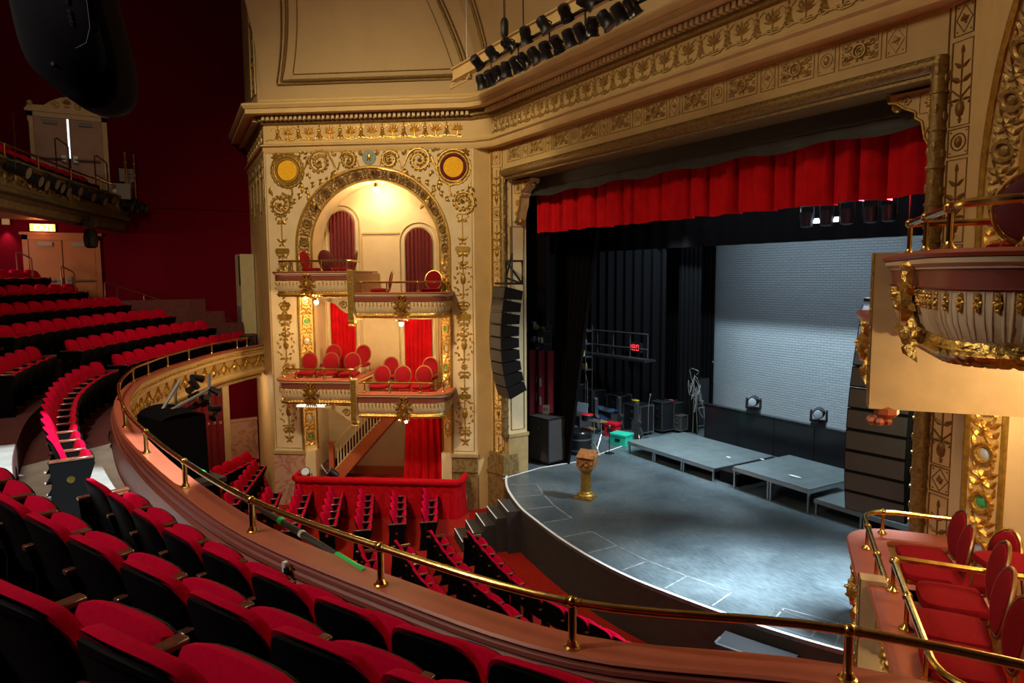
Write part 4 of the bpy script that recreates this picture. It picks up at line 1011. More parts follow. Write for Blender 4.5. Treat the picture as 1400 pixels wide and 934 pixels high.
for o in (-.44, -1.02): m.add([(u_a + .02, o, z_a), (u_a + .02, o, z_a + .26), (u_b, o, z_b + .1), (u_b, o, z_b - .26), (u_a - .16, o, z_a)] + [(u_a + .02, o + .05, z_a), (u_a + .02, o + .05, z_a + .26), (u_b, o + .05, z_b + .1), (u_b, o + .05, z_b - .26), (u_a - .16, o + .05, z_a)], [(0, 1, 2, 3, 4), (9, 8, 7, 6, 5), (0, 5, 6, 1), (1, 6, 7, 2), (2, 7, 8, 3), (3, 8, 9, 4), (4, 9, 5, 0)])
m.build('stringer', 'rust', t)
m = MB(xf=XS); m.cbox((3.70, -.42, .05), .12, .12, 1.0); m.cbox((3.70, -.42, .58), .16, .16, .06); m.build('newel_post', 'rust', t)
m = MB(xf=XS)
for k in range(1, 20):
    f = k / 20; u = u_a + (u_b - u_a) * f; z = z_a + (z_b - z_a) * f + .12; m.tube([(u, -.42, z), (u, -.42, z + .62)], .015, 5)
m.build('balusters', 'cream_pale', t)
m = MB(xf=XS)
for o in (-.42,): m.tube([(u_a + .05, o, z_a + .9), (u_b, o, z_b + .78)], .022, 6); m.tube([(u_a, o, z_a + .3), (u_b, o, z_b + .16)], .014, 6)
m.build('handrail', 'cream_pale', t)
m = MB(xf=XS)
for k in range(3): m.box(3.76 + .0 * k, 4.0, -1.0, -.5 + .18 * k, -.42 + .16 * (2 - k) * 0, -.42 + .14 * (3 - k))
m.build('lower_steps', 'carpet_dark', t)
m = MB(xf=XS); m.tube([(3.95, -.3, .0), (3.75, -.2, -.2), (3.45, -.1, -.22)], .02, 6); m.build('foot_rail', 'steel', t)
m = MB(); draped(m, lambda x, d, z: SPL(1.22 + x * (1 + .12 * max(0, (1.5 - z))), -.34 + d * 1.4, z), .92, -.42, 1.46, 6, .045, 0, 9)
o = m.build('stage_box_curtain', 'curtain_red'); tag(o, 'long bright red curtain hanging to the floor inside the left arch by the velvet rail', 'curtain')
t = thing('velvet_rail', 'low partition covered in red velvet in front of the left ground box', 'partition', SPL(2.3, .7, ZO))
vp = [(.12, .15), (.14, .62), (.24, .74), (4.16, .74), (4.26, .62), (4.28, .15)]
m = MB(xf=XS); rs = resample([Vector((a, b, 0)) for a, b in vp], .05); vs = []
for i, (p, d) in enumerate(rs):
    nn = Vector((-d.y, d.x)); w = .012 * math.sin(i * 1.1) + .008 * math.sin(i * 2.7)
    for h, k in ((ZO, .03), (-.6, .015), (-.12, 0)): vs.append((p.x + nn.x * (k + w), p.y + nn.y * (k + w), h))
m.add(vs, [(3 * i + k, 3 * i + 3 + k, 3 * i + 4 + k, 3 * i + 1 + k) for i in range(len(rs) - 1) for k in (0, 1)])
m.build('velvet_skirt', 'velvet_rail', t)
m = MB(xf=XS); m.tube([(a, b, -.06) for a, b in vp], .085, 10); m.build('padded_top', 'velvet_rail', t)
for i, (u, lab) in enumerate(((4.02, 'black floor spotlight at the left end behind the red velvet rail'), (3.32, 'black floor spotlight below the staircase behind the red velvet rail'))):
    t = thing('floor_spotlight', lab, 'stage light', SPL(u, .5, -.42))
    m = MB(); c = Vector(SPL(u, .5, 0.02)); d = Vector((.6, -.3, .5)).normalized() if i == 0 else Vector((-.3, -.6, .45)).normalized()
    m.tube([tuple(c - d * .12), tuple(c - d * .1), tuple(c + d * .1), tuple(c + d * .13)], [.06, .085, .10, .12], 14); m.build('housing', 'black', t)
    m = MB(); m.tube([tuple(c + d * .131), tuple(c + d * .136)], .095, 14); m.build('lens', 'screen', t)
    m = MB(); e = Vector((-d.y, d.x, 0)).normalized(); m.tube([tuple(c + e * .13), tuple(c + e * .13 - Vector((0, 0, .3))), tuple(c - e * .13 - Vector((0, 0, .3))), tuple(c - e * .13)], .012, 6); m.cbox((c.x, c.y, -.38), .25, .25, .08); m.build('yoke_base', 'black', t)

# ================================================================== MEZZANINE
PPc = [(9.9, -4.55), (8.6, -4.95), (7.47, -5.57), (6.58, -6.47), (5.41, -7.03), (4.08, -7.51), (2.65, -7.80), (1.12, -8.01), (-.47, -8.14), (-2.69, -8.13), (-4.58, -7.86), (-5.45, -7.57), (-6.55, -7.14), (-7.54, -6.63), (-8.66, -6.0), (-9.66, -5.25), (-10.3, -4.62), (-11.0, -3.9), (-11.8, -3.0)]
PP = [Vector((p.x, p.y)) for p in catmull([Vector((a, b, 0)) for a, b in PPc], 6)]
def offs(path, d):
    out = []
    for i, p in enumerate(path):
        t = (path[min(i + 1, len(path) - 1)] - path[max(i - 1, 0)]).normalized(); out.append(p + Vector((-t.y, t.x)) * d)
    return out
PR_ = [(p.x, p.y) for p in PP if p.y < -4.40 and p.x < 8.9]     # between the walls
ZL = 3.0; ZM = 2.50
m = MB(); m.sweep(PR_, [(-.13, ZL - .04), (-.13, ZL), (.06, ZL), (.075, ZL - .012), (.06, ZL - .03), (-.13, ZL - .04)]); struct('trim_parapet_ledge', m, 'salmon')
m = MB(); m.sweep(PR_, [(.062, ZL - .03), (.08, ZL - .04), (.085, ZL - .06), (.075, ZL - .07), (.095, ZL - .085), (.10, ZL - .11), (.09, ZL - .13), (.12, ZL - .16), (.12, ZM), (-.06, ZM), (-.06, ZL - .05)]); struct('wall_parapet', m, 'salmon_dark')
m = MB(); m.sweep(PR_, [(-.10, ZL - .04), (-.125, ZL - .05), (-.125, ZL - .09), (-.10, ZL - .10), (-.11, ZL - .20), (-.13, ZL - .21), (-.13, ZL - .25), (-.08, ZL - .27), (-.06, ZL - .62), (-.10, ZL - .64), (-.12, ZL - .70), (-.09, ZL - .76), (-.02, ZL - .80), (.1, ZL - .80)], cap=False)
struct('wall_parapet_front', m, 'cream')
fp = resample([Vector((a, b, 0)) for a, b in PR_ if a < -2.2], .05)
def ffn(x, y, h):
    f = max(0, min(len(fp) - 1.001, x / .05)); i = int(f); p = fp[i][0].lerp(fp[i + 1][0], f - i); d = fp[i][1]
    o = (-.07 if y < ZL - .27 else -.11) - h; return (p.x - d.y * o, p.y + d.x * o, y)
m = MB(); R = Relief(m, ffn); LF = len(fp) * .05; x = .2
while x < LF - .3:
    R.leaf(x, ZL - .32, -PI / 2, .26, .15, .05); R.rosette(x, ZL - .33, .08, 6, .04)
    for d in (-1, 1): R.leaf(x, ZL - .36, -PI / 2 + d * .5, .2, .09, .04)
    R.line([(x + .05, ZL - .33), (x + .15, ZL - .42), (x + .27, ZL - .46), (x + .39, ZL - .42), (x + .5, ZL - .33)], .045, .03)
    R.leaf(x + .27, ZL - .40, -PI / 2, .16, .08, .03)
    for k in range(5): R.bump(x + .1 * k + .05, ZL - .15, .03, .02, 6)
    x += .54
struct('trim_parapet_garlands', m, 'gold', ang=60)
# tiers
DT = [.12, 1.13, 1.88, 2.60, 3.34, 4.08, 4.86, 5.7, 6.6]; ZT_ = [ZM, 2.87, 3.22, 3.56, 3.90, 4.25, 4.60, 4.96]
SECT = [p for p in PP if p.x > -11.9]
m = MB()
for i, z in enumerate(ZT_[:6]):
    a = offs(PP, DT[i]); b = offs(PP, DT[i + 1]); n = len(a)
    def cl(p): return (max(-11.60, min(12.5, p.x)), min(-4.40, p.y))
    vs = [(*cl(p), z) for p in a] + [(*cl(p), z) for p in b] + [(*cl(p), (ZT_[i - 1] if i else 2.2)) for p in a]
    m.add(vs, [(k, k + 1, n + k + 1, n + k) for k in range(n - 1)] + ([(k, k + 1, 2 * n + k + 1, 2 * n + k) for k in range(n - 1)] if i else []))
m.box(-12.5, -11.65, -5.6, -4.62, 2.2, ZM)
struct('floor_mezzanine', m, 'carpet_dark', smooth=False)
# stepped side aisle by the left wall
m = MB()
for k in range(9): m.box(-12.5, -11.60, -5.0 - .375 * (k + 1) - (8 if k == 8 else 0), -5.0 - .375 * k, 2.2, ZM + .02 + .155 * (k))
struct('floor_side_aisle', m, 'carpet_dark', smooth=False)
def zone(i, x0, x1, e0, e1, nm, mt, x0b=None, x1b=None):
    a = [p for p in offs(PP, e0) if x0 < p.x < x1]; b = [p for p in offs(PP, e1) if (x0b if x0b is not None else x0) < p.x < (x1b if x1b is not None else x1)]
    m = MB(); m.prism([(p.x, p.y) for p in a] + [(p.x, p.y) for p in b[::-1]], ZT_[i], ZT_[i] + .006); struct(nm, m, mt, smooth=False)
zone(0, -2.3, 3.2, .13, 1.12, 'floor_front_aisle', 'floor_pale', -1.4, 3.5)
zone(1, -.8, 4.2, 1.14, 1.87, 'floor_cross_aisle', 'floor_pale')
# soffit of the mezzanine
a = [p for p in offs(PP, -.1) if p.y < -4.5]
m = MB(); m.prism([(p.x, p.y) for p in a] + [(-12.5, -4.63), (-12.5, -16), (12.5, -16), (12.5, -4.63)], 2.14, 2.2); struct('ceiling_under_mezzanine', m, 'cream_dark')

# brass rail along the parapet
t = thing('parapet_rail', 'long brass rail on short posts along the curved salmon ledge', 'rail', (5.41, -7.03, ZL))
rp = [(p.x, p.y, ZL + .235) for p in PP if -10.0 < p.x < 8.8 and p.y < -4.7]
MB().tube(rp, .0215, 12).build('rail', 'brass', t)
posts = [(8.45, -5.02), (7.47, -5.57), (6.58, -6.47), (5.41, -7.03), (4.08, -7.51), (2.65, -7.80), (1.12, -8.01), (-.47, -8.14), (-2.69, -8.13), (-4.58, -7.86), (-5.45, -7.57), (-6.55, -7.14), (-7.54, -6.63), (-8.66, -6.0), (-9.66, -5.25), (-9.98, -4.95)]
for i, (x, y) in enumerate(posts):
    m = MB(); m.lathe([(.021, ZL), (.021, ZL + .235)], (x, y, 0), 14)
    m.lathe([(.044, ZL), (.044, ZL + .008), (.034, ZL + .014), (.028, ZL + .028), (.023, ZL + .04)], (x, y, 0), 16); m.ball((x, y, ZL + .237), .031, 14)
    q = rp[min(range(len(rp)), key=lambda k: (rp[k][0] - x) ** 2 + (rp[k][1] - y) ** 2)]; j = rp.index(q); q0 = Vector(rp[max(0, j - 1)]); q1 = Vector(rp[min(len(rp) - 1, j + 1)]); d = (q1 - q0).normalized()
    for s in (-1, 1): m.tube([tuple(Vector(q) + d * s * .030), tuple(Vector(q) + d * s * .045)], .026, 12)
    m.build('rail_post', 'brass', t)
for i in range(4):
    x, y = 7.35 - .33 * i, -5.7 - .33 * i

# ---------------------------------------------------------------- theatre seats
def make_seat():
    t = thing('theatre_seat', 'x', 'theatre seat')
    W2 = .242
    out = [(-.19, .40), (.19, .40), (W2, .46), (W2, .64), (.222, .72), (.185, .775), (.11, .80), (0, .808), (-.11, .80), (-.185, .775), (-.222, .72), (-W2, .64), (-W2, .46)]
    oc = [(p.x, p.y) for p in catmull([Vector((a, b, 0)) for a, b in out], 2, True)]
    def bk(x, z, h): return (x, .13 - (z - .40) * .25 + h + .7 * x * x, z)
    MB().pillow(oc, [(1, -.010), (1.0, .012), (.97, .036), (.85, .052), (.4, .062)], bk).build('backrest', 'velvet', t, True, ang=50)
    oi = [(x * .955, .40 + (z - .40) * .965 - .003) for x, z in oc]
    MB().pillow(oi, [(1.0, -.010), (.985, -.024), (.9, -.027)], bk).build('back_shell', 'seat_black', t, True, ang=50)
    so = [(-.20, .0), (.20, .0), (.222, .06), (.222, .28), (.19, .325), (.08, .34), (-.08, .34), (-.19, .325), (-.222, .28), (-.222, .06)]
    sc_ = [(p.x, p.y) for p in catmull([Vector((a, b, 0)) for a, b in so], 2, True)]
    ca, sa = math.cos(math.radians(68)), math.sin(math.radians(68))
    def st(x, y, h): return (x, .245 + y * ca - h * sa, .29 + y * sa + h * ca)
    MB().pillow(sc_, [(.98, .0), (1, .02), (.97, .045), (.8, .056), (.3, .06)], st).build('seat_cushion', 'velvet', t, True, ang=50)
    MB().pillow(sc_, [(.90, -.03), (.98, -.015), (.98, .0)], st).build('seat_pan', 'seat_black', t, True, ang=50)
    arm(t, -.255); index_kids(t)
    return t
def arm(t, x):
    m = MB(); m.box(x - .024, x + .024, .05, .36, .575, .60); m.build('armrest', 'wood_arm', t, True, bevel=.006)
    m = MB(); m.prism([(.02, 0), (.30, 0), (.28, .05), (.26, .30), (.34, .50), (.35, .574), (.06, .574), (.10, .40), (.08, .1)], x - .014, x + .014, 'X'); m.build('side_standard', 'seat_black', t, True)
def end_panel(t, x):
    m = MB(); m.prism([(-.02, 0), (.36, 0), (.34, .05), (.33, .40), (.38, .55), (.36, .60), (.0, .60), (.02, .40)], x - .02, x + .02, 'X'); p = m.build('end_panel', 'seat_black', t, True)
    m = MB(); s = 1 if x > 0 else -1; m.prism([(.17 + .035 * math.cos(k * PI / 8), .42 + .035 * math.sin(k * PI / 8)) for k in range(16)], x + s * .02, x + s * .026, 'X'); q = m.build('row_disc', 'brass', p, True)
    m = MB(); m.box(x - .03, x + .03, .0, .37, .60, .625); m.build('armrest', 'wood_arm', t, True, bevel=.006)
SEAT = make_seat(); _first = [True]
SEATS = []
def seat(x, y, z, rz, label, group, endL=False, endR=False, lastarm=False):
    if _first[0]: s = SEAT; _first[0] = False
    else: s = copy_tree(SEAT)
    s.location = (x, y, z); s.rotation_euler = (0, 0, rz); s['label'] = label; s['group'] = group
    if endL: end_panel(s, -.262)
    if endR: end_panel(s, .262)
    elif lastarm: arm(s, .255)
    SEATS.append(s); return s
def seen(x, y, z, mrg=90):
    q = ROT.transposed() @ (Vector((x, y, z)) - CAM)
    if q.z < .3: return False
    px, py = 700 + FPX * q.x / q.z, 467 + FPX * q.y / q.z
    return -mrg < px < 1400 + mrg and -mrg < py < 934 + mrg
def row(path, z, desc, ref, group, pitch=.51, endA=False, endB=False):
    """seats along path; ordinals count from the start of the path"""
    rs = resample([Vector((p[0], p[1], 0)) for p in path], pitch); n = len(rs) - 1; cnt = 0
    for i in range(n):
        a, b = rs[i][0], rs[i + 1][0]; c = (a + b) / 2; d = (b - a).normalized(); f = Vector((d.y, -d.x))
        if not seen(c.x, c.y, z + .7): continue
        if c.x < 0:
            u_ = -(c.x + 5.54) * UX - (c.y + .62) * UY; o_ = (c.x + 5.54) * UY - (c.y + .62) * UX
            if (u_ < 5.3 and o_ < (.85 if z < 1 else .35)) or (c.x < -8.4 and c.y > -4.95): continue
        cnt += 1
        o = ORD[i + 1] if i + 1 < len(ORD) else 'far'
        # local +X is to the seat's right when facing +Y, i.e. path start side
        seat(c.x, c.y, z, math.atan2(f.y, f.x) - PI / 2, 'red folding seat, %s from %s, %s' % (o, ref, desc), group, endL=(endB and i == n - 1), endR=(endA and i == 0), lastarm=(i == 0))
def cut(d, x0, x1): return [(p.x, p.y) for p in offs(PP, d) if x0 <= p.x <= x1]
GN = 'red seats in the near mezzanine block'; GC = 'red seats in the centre mezzanine block'; GF = 'red seats in the far mezzanine block'
# paths run right to left (decreasing x); reverse so ordinals count from the aisle
def row_d(d, z, x0, x1, desc, ref, group, fromleft, eA, eB):
    p = cut(d, x0, x1); p[0], p[-1]
    row(p, z, desc, ref, group, endA=eA, endB=eB)
def row_p(pts, z, desc, ref, group, eA, eB, pitch=.51):
    row([(p.x, p.y) for p in catmull([Vector((a, b, 0)) for a, b in pts[::-1]], 5)], z, desc, ref, group, pitch, eA, eB)
row_p([(2.92, -8.60), (3.26, -8.5), (4.29, -8.23), (5.27, -7.9), (6.23, -7.49), (7.02, -7.07), (8.2, -6.42)], ZT_[0], 'near front row', 'the right box wall', GN, False, True)
row_p([(3.2, -9.42), (4.1, -9.16), (5.0, -8.86), (5.88, -8.50), (6.75, -8.11), (7.17, -7.91), (8.65, -7.12)], ZT_[1] + .035, 'second near row', 'the right box wall', GN, False, True)
row_p([(4.6, -9.86), (5.8, -9.34), (6.6, -8.96), (7.3, -8.58), (8.1, -8.16), (9.1, -7.62)], ZT_[2] + .03, 'third near row', 'the right box wall', GN, False, True)
row_d(.88, ZT_[0], -5.85, 1.65, 'front row of the centre block', 'its near aisle', GC, 0, True, True)
row_d(1.66, ZT_[1], -5.6, -2.4, 'second row of the centre block', 'its near end', GC, 0, True, True)
for i, (d, x0, x1) in enumerate(((.98, -11.55, -6.42), (1.55, -11.4, -6.05), (2.26, -11.4, -5.35), (3.0, -11.4, -5.2), (3.74, -11.4, -5.2), (4.46, -11.4, -5.2))):
    row_d(d, ZT_[i], x0, x1, '%s row of the far left block' % ['front', 'second', 'third', 'fourth', 'fifth', 'top'][i], 'the inner aisle', GF, 0, True, True)

# ================================================================== ORCHESTRA SEATS
GO = 'red seats in the left orchestra block'; GP = 'red seats in the front centre orchestra block'
def gp(px, py, z=-.14):
    p = gz(px, py, z); return (p.x, p.y)
def orow(a, b, n, desc, group, bend=.0):
    """a far end pixel, b near end pixel of the line of seat tops; n seats"""
    A, B = Vector(gp(*a)), Vector(gp(*b)); d = (A - B); L = d.length; nn = Vector((-d.y, d.x)).normalized()
    pts = []
    k = 8; Ln = n * .47; dd = d.normalized(); s = B - dd * .2
    for i in range(k + 1):
        t = i / k; q = s + dd * Ln * t + nn * (-bend * 4 * t * (1 - t)); pts.append((q.x, q.y))
    row(pts, ZO, desc, 'the aisle', group, .47, endA=True, endB=True)
orow((576.8, 668), (574, 697), 5, 'first row from the stage, left orchestra', GO)
orow((533.9, 666), (531, 700), 6, 'second row from the stage, left orchestra', GO)
orow((489.6, 665), (483, 708), 7, 'third row from the stage, left orchestra', GO)
orow((448.1, 661.5), (436, 703), 8, 'fourth row from the stage, left orchestra', GO)
orow((407.4, 655.5), (384.5, 709), 9, 'fifth row from the stage, left orchestra', GO)
orow((370.1, 649), (352, 685), 9, 'sixth row from the stage, left orchestra', GO)
orow((331.9, 643), (305, 675), 9, 'seventh row from the stage, left orchestra', GO)
orow((293.7, 637), (262, 652), 9, 'eighth row from the stage, left orchestra', GO)
def crow(pxs, desc, n, more=()):
    P = [Vector((*gp(*q), 0)) for q in pxs] + [Vector((a, b, 0)) for a, b in more]
    P = [P[0] - (P[1] - P[0]).normalized() * .2] + P[1:]
    path = [(p.x, p.y) for p in catmull(P, 5)][::-1]
    row(path, ZO, desc, 'the far end', GP, .47, endA=True, endB=True)
crow([(488, 747), (491.4, 760), (499.4, 774.8)], 'fourth row, centre orchestra', 4, [(-.9, -5.05), (.5, -5.25)])
crow([(538.3, 740.6), (554, 764.6), (561, 776), (571, 792), (586, 808)], 'third row, centre orchestra', 8, [(.6, -4.45), (2.0, -4.4)])
crow([(586.3, 726.9), (600, 748.6), (620.6, 773.7), (650.3, 804.6), (685.7, 830.9)], 'second row, centre orchestra', 12, [(2.2, -3.62), (3.3, -3.35)])
crow([(637.7, 726.9), (658.3, 752), (682.3, 778.3), (715, 806), (757, 828), (794, 845.4), (858.6, 881.4)], 'first row, centre orchestra', 14, [(4.1, -2.25), (4.8, -1.9)])

# ================================================================== STAGE ACCESS STEPS AND MARKS
t = thing('stage_steps', 'black wooden steps with white nosings climbing to the left of the stage', 'steps', (-3.3, -1.4, ZO))
m = MB(); mn = MB()
NP = [((680.4, 683.6), (695.4, 701.8)), ((665, 692.6), (679.7, 711.4)), ((650, 702), (664, 722)), ((636, 711.5), (648, 732)), ((621, 723), (633, 743.6))]
pr = None
for k, (a_, b_) in enumerate(NP):
    z = -.05 - .17 * k; A_ = gz(*a_, z); B_ = gz(*b_, z); u = (B_ - A_).normalized(); B_ = A_ + u * .82; A2 = A_; back = Vector((-u.y, u.x, 0)); back = back if back.dot(Vector((1, .2, 0))) > 0 else -back
    D_ = .30 if k else .75
    q = [(A_.x, A_.y), (B_.x, B_.y), (B_.x + back.x * D_, B_.y + back.y * D_), (A_.x + back.x * D_, A_.y + back.y * D_)]
    m.prism(q, ZO, z)
    mn.prism([q[0], q[1], (B_.x + back.x * .02, B_.y + back.y * .02), (A_.x + back.x * .02, A_.y + back.y * .02)], z, z + .012)
m.build('step_block', 'charcoal', t, smooth=False); mn.build('nosing', 'white_tape', t, smooth=False)
t = thing('stage_steps', 'black steps with pale metal nosings below the stage front at the bottom of the picture', 'steps', (3.5, -1.5, ZO))
A = gz(975, 880, -.2); A2 = gz(1063, 910, -.2); d = (A2 - A).normalized(); nrm = Vector((d.y, -d.x, 0)); m = MB(); mn = MB()
for k in range(4):
    q0 = A + nrm * (.28 * k); q1 = q0 + d * 1.0; z = -.2 - .19 * k; b0 = A - nrm * .45
    m.prism([(b0.x, b0.y), ((b0 + d).x, (b0 + d).y), (q1.x, q1.y), (q0.x, q0.y)], ZO, z)
    e = nrm * -.03; mn.prism([(q0.x + e.x, q0.y + e.y), (q1.x + e.x, q1.y + e.y), (q1.x, q1.y), (q0.x, q0.y)], z, z + .01)
    h = nrm * -.22; mn.prism([(q0.x, q0.y), (q0.x + d.x * .03, q0.y + d.y * .03), (q0.x + d.x * .03 + h.x, q0.y + d.y * .03 + h.y), (q0.x + h.x, q0.y + h.y)], z, z + .01)
m.build('step_block', 'black', t, smooth=False); mn.build('nosing', 'silver', t, smooth=False)
# taped outlines of the trap covers along the apron
m = MB(); ap = [Vector(p) for p in aprc]
def inset(d): return offs([Vector(p) for p in aprc], d)
Lc = inset(.72); seg = resample([Vector((p.x, p.y, 0)) for p in Lc], .78)
def tape(a, b, w=.025):
    a, b = Vector(a), Vector(b); d = (b - a).normalized(); n = Vector((-d.y, d.x)) * w / 2
    m.prism([tuple(a - n), tuple(b - n), tuple(b + n), tuple(a + n)], 0.0, .003)
for i in range(1, len(seg) - 1):
    p, d = seg[i]; n = Vector((d.y, -d.x))
    if i % 5 != 4: tape((p.x, p.y), (seg[i + 1][0].x if i < len(seg) - 2 else p.x + .1, seg[i + 1][0].y if i < len(seg) - 2 else p.y))
    tape((p.x, p.y), (p.x + n.x * .62, p.y + n.y * .62))
struct('trim_stage_tape', m, 'tape_grey', smooth=False)
m = MB(); a = [gz(*q, 0) for q in ((1060, 833), (1121, 851), (1109, 872), (1044, 852))]
for p, q in zip(a, a[1:] + a[:1]): tape((p.x, p.y), (q.x, q.y), .035)
struct('trim_stage_hatch', m, 'steel', smooth=False)
m = MB(); a = [gz(*q, 0) for q in ((688, 655), (740, 640), (790, 632), (858, 608))]; m.tube([(p.x, p.y, .012) for p in a], .012, 5); tag(m.build('stage_cable', 'white_tape'), 'pale cable lying along the stage floor from the left pilaster to the platforms', 'cable')

# ---------------------------------------------------------------- lectern
c = gz(801, 681, 0); cx, cy = c.x, c.y
t = thing('lectern', 'carved gilt lectern on a classical column standing alone on the stage', 'lectern', (cx, cy, 0), .5); t.scale = (1.15, 1.15, 1.08)
m = MB(); m.box(-.17, .17, -.17, .17, 0, .05); m.lathe([(.17, .05), (.165, .08), (.13, .11), (.125, .13), (.10, .15), (.095, .18), (.09, .22)], n=20); m.build('base', 'gold_paint', t, True)
m = MB(); m.lathe([(.088, .2), (.092, .3), (.085, .50), (.09, .54), (.12, .56), (.12, .58), (.15, .60), (.16, .64)], n=20)
for k in range(12): a = k * PI / 6; m.tube([(.088 * math.cos(a), .088 * math.sin(a), .22), (.086 * math.cos(a), .086 * math.sin(a), .52)], .010, 5)
m.build('column', 'gold_paint', t, True)
m = MB(); m.prism([(-.16, .0), (.16, .0), (.18, .12), (.17, .22), (.11, .26), (-.02, .21), (-.12, .24), (-.18, .16)], -.09, .12, 'Y'); 
for v in range(len(m.v)): m.v[v] = Vector((m.v[v].x, m.v[v].y + (m.v[v].z) * .3, m.v[v].z + .64))
for q in range(9): m.ball((-.13 + .033 * q, -.09 + .02 * math.sin(q * 2), .72 + .03 * math.cos(q * 1.7)), .035, 6)
m.build('carved_top', 'wood_lectern', t, True)
m = MB(); m.cbox((0, .02, .90), .34, .26, .02, 0, .5); m.build('reading_desk', 'wood_lectern', t, True)

# ---------------------------------------------------------------- stage platforms
def platform(x0, x1, y0, y1, h, nleg, label, rot=0):
    c0 = Vector(((x0 + x1) / 2, (y0 + y1) / 2, 0)); t = thing('stage_platform', label, 'platform', tuple(c0), rot)
    w, d = (x1 - x0) / 2, (y1 - y0) / 2
    m = MB(); m.box(-w, w, -d, d, h - .04, h); m.build('deck', 'deck_top', t, True)
    m = MB()
    for a, b, c_, d_ in ((-w, w, -d - .01, -d + .02), (-w, w, d - .02, d + .01), (-w - .01, -w + .02, -d, d), (w - .02, w + .01, -d, d)): m.box(a, b, c_, d_, h - .09, h - .012)
    m.build('frame', 'silver', t, True)
    n = nleg
    for i in range(n + 1):
        for y in (-d + .03, d - .03):
            for s in ((1,) if i == 0 else ((-1,) if i == n else (-1, 1))):
                x = -w + 2 * w * i / n + s * .035; m = MB(); m.box(x - .02, x + .02, y - .02, y + .02, 0, h - .05); m.build('leg', 'silver', t, True)
    return t
platform(-4.80, -1.70, 3.80, 5.88, .33, 3, 'long low grey platform with metal legs in the middle of the stage', -.02)
platform(-1.16, .82, 3.76, 5.7, .50, 2, 'tall grey platform with metal legs right of the long one', -.02)
platform(.86, 2.9, 3.82, 5.3, .32, 2, 'low grey platform half behind the right speaker stack')
tag(MB().box(-1.69, -1.17, 3.95, 5.85, 0, .28).build('black_step_block', 'black_matte'), 'black block filling the gap between the two grey platforms', 'block')
p = gz(1087, 652, .505)
m = MB(); m.ball((p.x, p.y, .515), .10, 10, 1.6, .45, .12); tag(m.build('paper_scrap', 'white'), 'white scrap lying on the right grey platform', 'paper')
for i, (px, py, h, l) in enumerate(((996, 625, .33, 'small white scrap near the middle of the long grey platform'), (1042, 628, .50, 'small white scrap at the back of the tall grey platform'))):
    p = gz(px, py, h + .005); tag(MB().box(p.x - .05, p.x + .05, p.y - .03, p.y + .03, h, h + .006).build('paper_scrap', 'white'), l, 'paper')

# ---------------------------------------------------------------- low black wall with two moving heads
YW = 6.9; pa = gy(964, 551, YW); pb = gy(1155, 591, YW); zt = (pa.z + pb.z) / 2
m = MB(); m.box(pa.x, 4.6, YW, YW + .12, 0, zt - .03); m.box(pa.x - .02, 4.6, YW - .02, YW + .14, zt - .03, zt)
for k in range(8): m.box(pa.x + k * 1.2, pa.x + k * 1.2 + .02, YW - .012, YW, 0, zt - .03)
tag(m.build('masking_wall', 'black_gloss', smooth=False), 'long low black wall in front of the pale brick', 'partition')
def moving_head(loc, rz, label, s=1.0, name='moving_head_light'):
    t = thing(name, label, 'stage light', loc, rz)
    m = MB(); m.cbox((0, 0, .05 * s), .36 * s, .30 * s, .10 * s); m.lathe([(.11 * s, .10 * s), (.10 * s, .13 * s)], n=14); m.build('base', 'black', t, True)
    m = MB()
    for q in (-1, 1): m.prism([(-.07 * s, .12 * s), (.07 * s, .12 * s), (.06 * s, .40 * s), (0, .44 * s), (-.06 * s, .40 * s)], q * .19 * s - .025 * s, q * .19 * s + .025 * s, 'X')
    m.cbox((0, 0, .14 * s), .42 * s, .13 * s, .05 * s); m.build('yoke', 'black', t, True)
    m = MB(); m.lathe([(.07 * s, -.2 * s), (.13 * s, -.16 * s), (.155 * s, 0), (.15 * s, .12 * s), (.13 * s, .2 * s)], (0, 0, .34 * s), 18, 'Y'); m.build('head', 'black_gloss', t, True)
    m = MB(); m.lathe([(.11 * s, -.205 * s), (.10 * s, -.215 * s), (.03 * s, -.225 * s)], (0, 0, .34 * s), 18, 'Y'); m.build('lens', 'screen', t, True)
    return t
for px, lab in ((1028, 'left of the two moving head lights standing on the low black wall'), (1117, 'right of the two moving head lights standing on the low black wall')):
    p = gy(px, 565 if px < 1100 else 583, YW); moving_head((p.x, YW + .06, zt), .5, lab, .95)

# ---------------------------------------------------------------- drapes, borders and valance
m = MB(); rr = random.Random(4); VF = []; c_ = .02
while c_ < 1: VF.append((c_, rr.uniform(.0025, .006))); c_ += rr.uniform(.035, .085)
def val(u, v):
    x = -4.72 + 9.35 * u; z = 5.85 + (7.15 - 5.85) * v
    a = .022 * math.sin(u * 190) + .03 * math.sin(u * 77 + 1) + .008 * math.sin(u * 431) + sum(.20 * math.exp(-((u - c) / w_) ** 2) for c, w_ in VF)
    return (x, .80 + a * (1.15 - .4 * v), z + (.012 * math.sin(u * 60)) * (1 - v))
m.quadgrid(val, 520, 6); tag(m.build('valance', 'curtain_red'), 'pleated red velvet valance across the top of the stage opening', 'curtain')
m = MB(); m.box(-4.83, 4.83, .50, .56, 6.85, 7.12)
def bd(u, v): return (-4.80 + 9.6 * u, (.50 + .05 * math.sin(v * 3) + .012 * math.sin(u * 90)), 6.66 + .3 * v + .03 * math.sin(u * 40) * (1 - v))
m.quadgrid(bd, 160, 4); tag(m.build('header_border', 'charcoal'), 'dark grey border cloth hanging above the red valance', 'curtain')
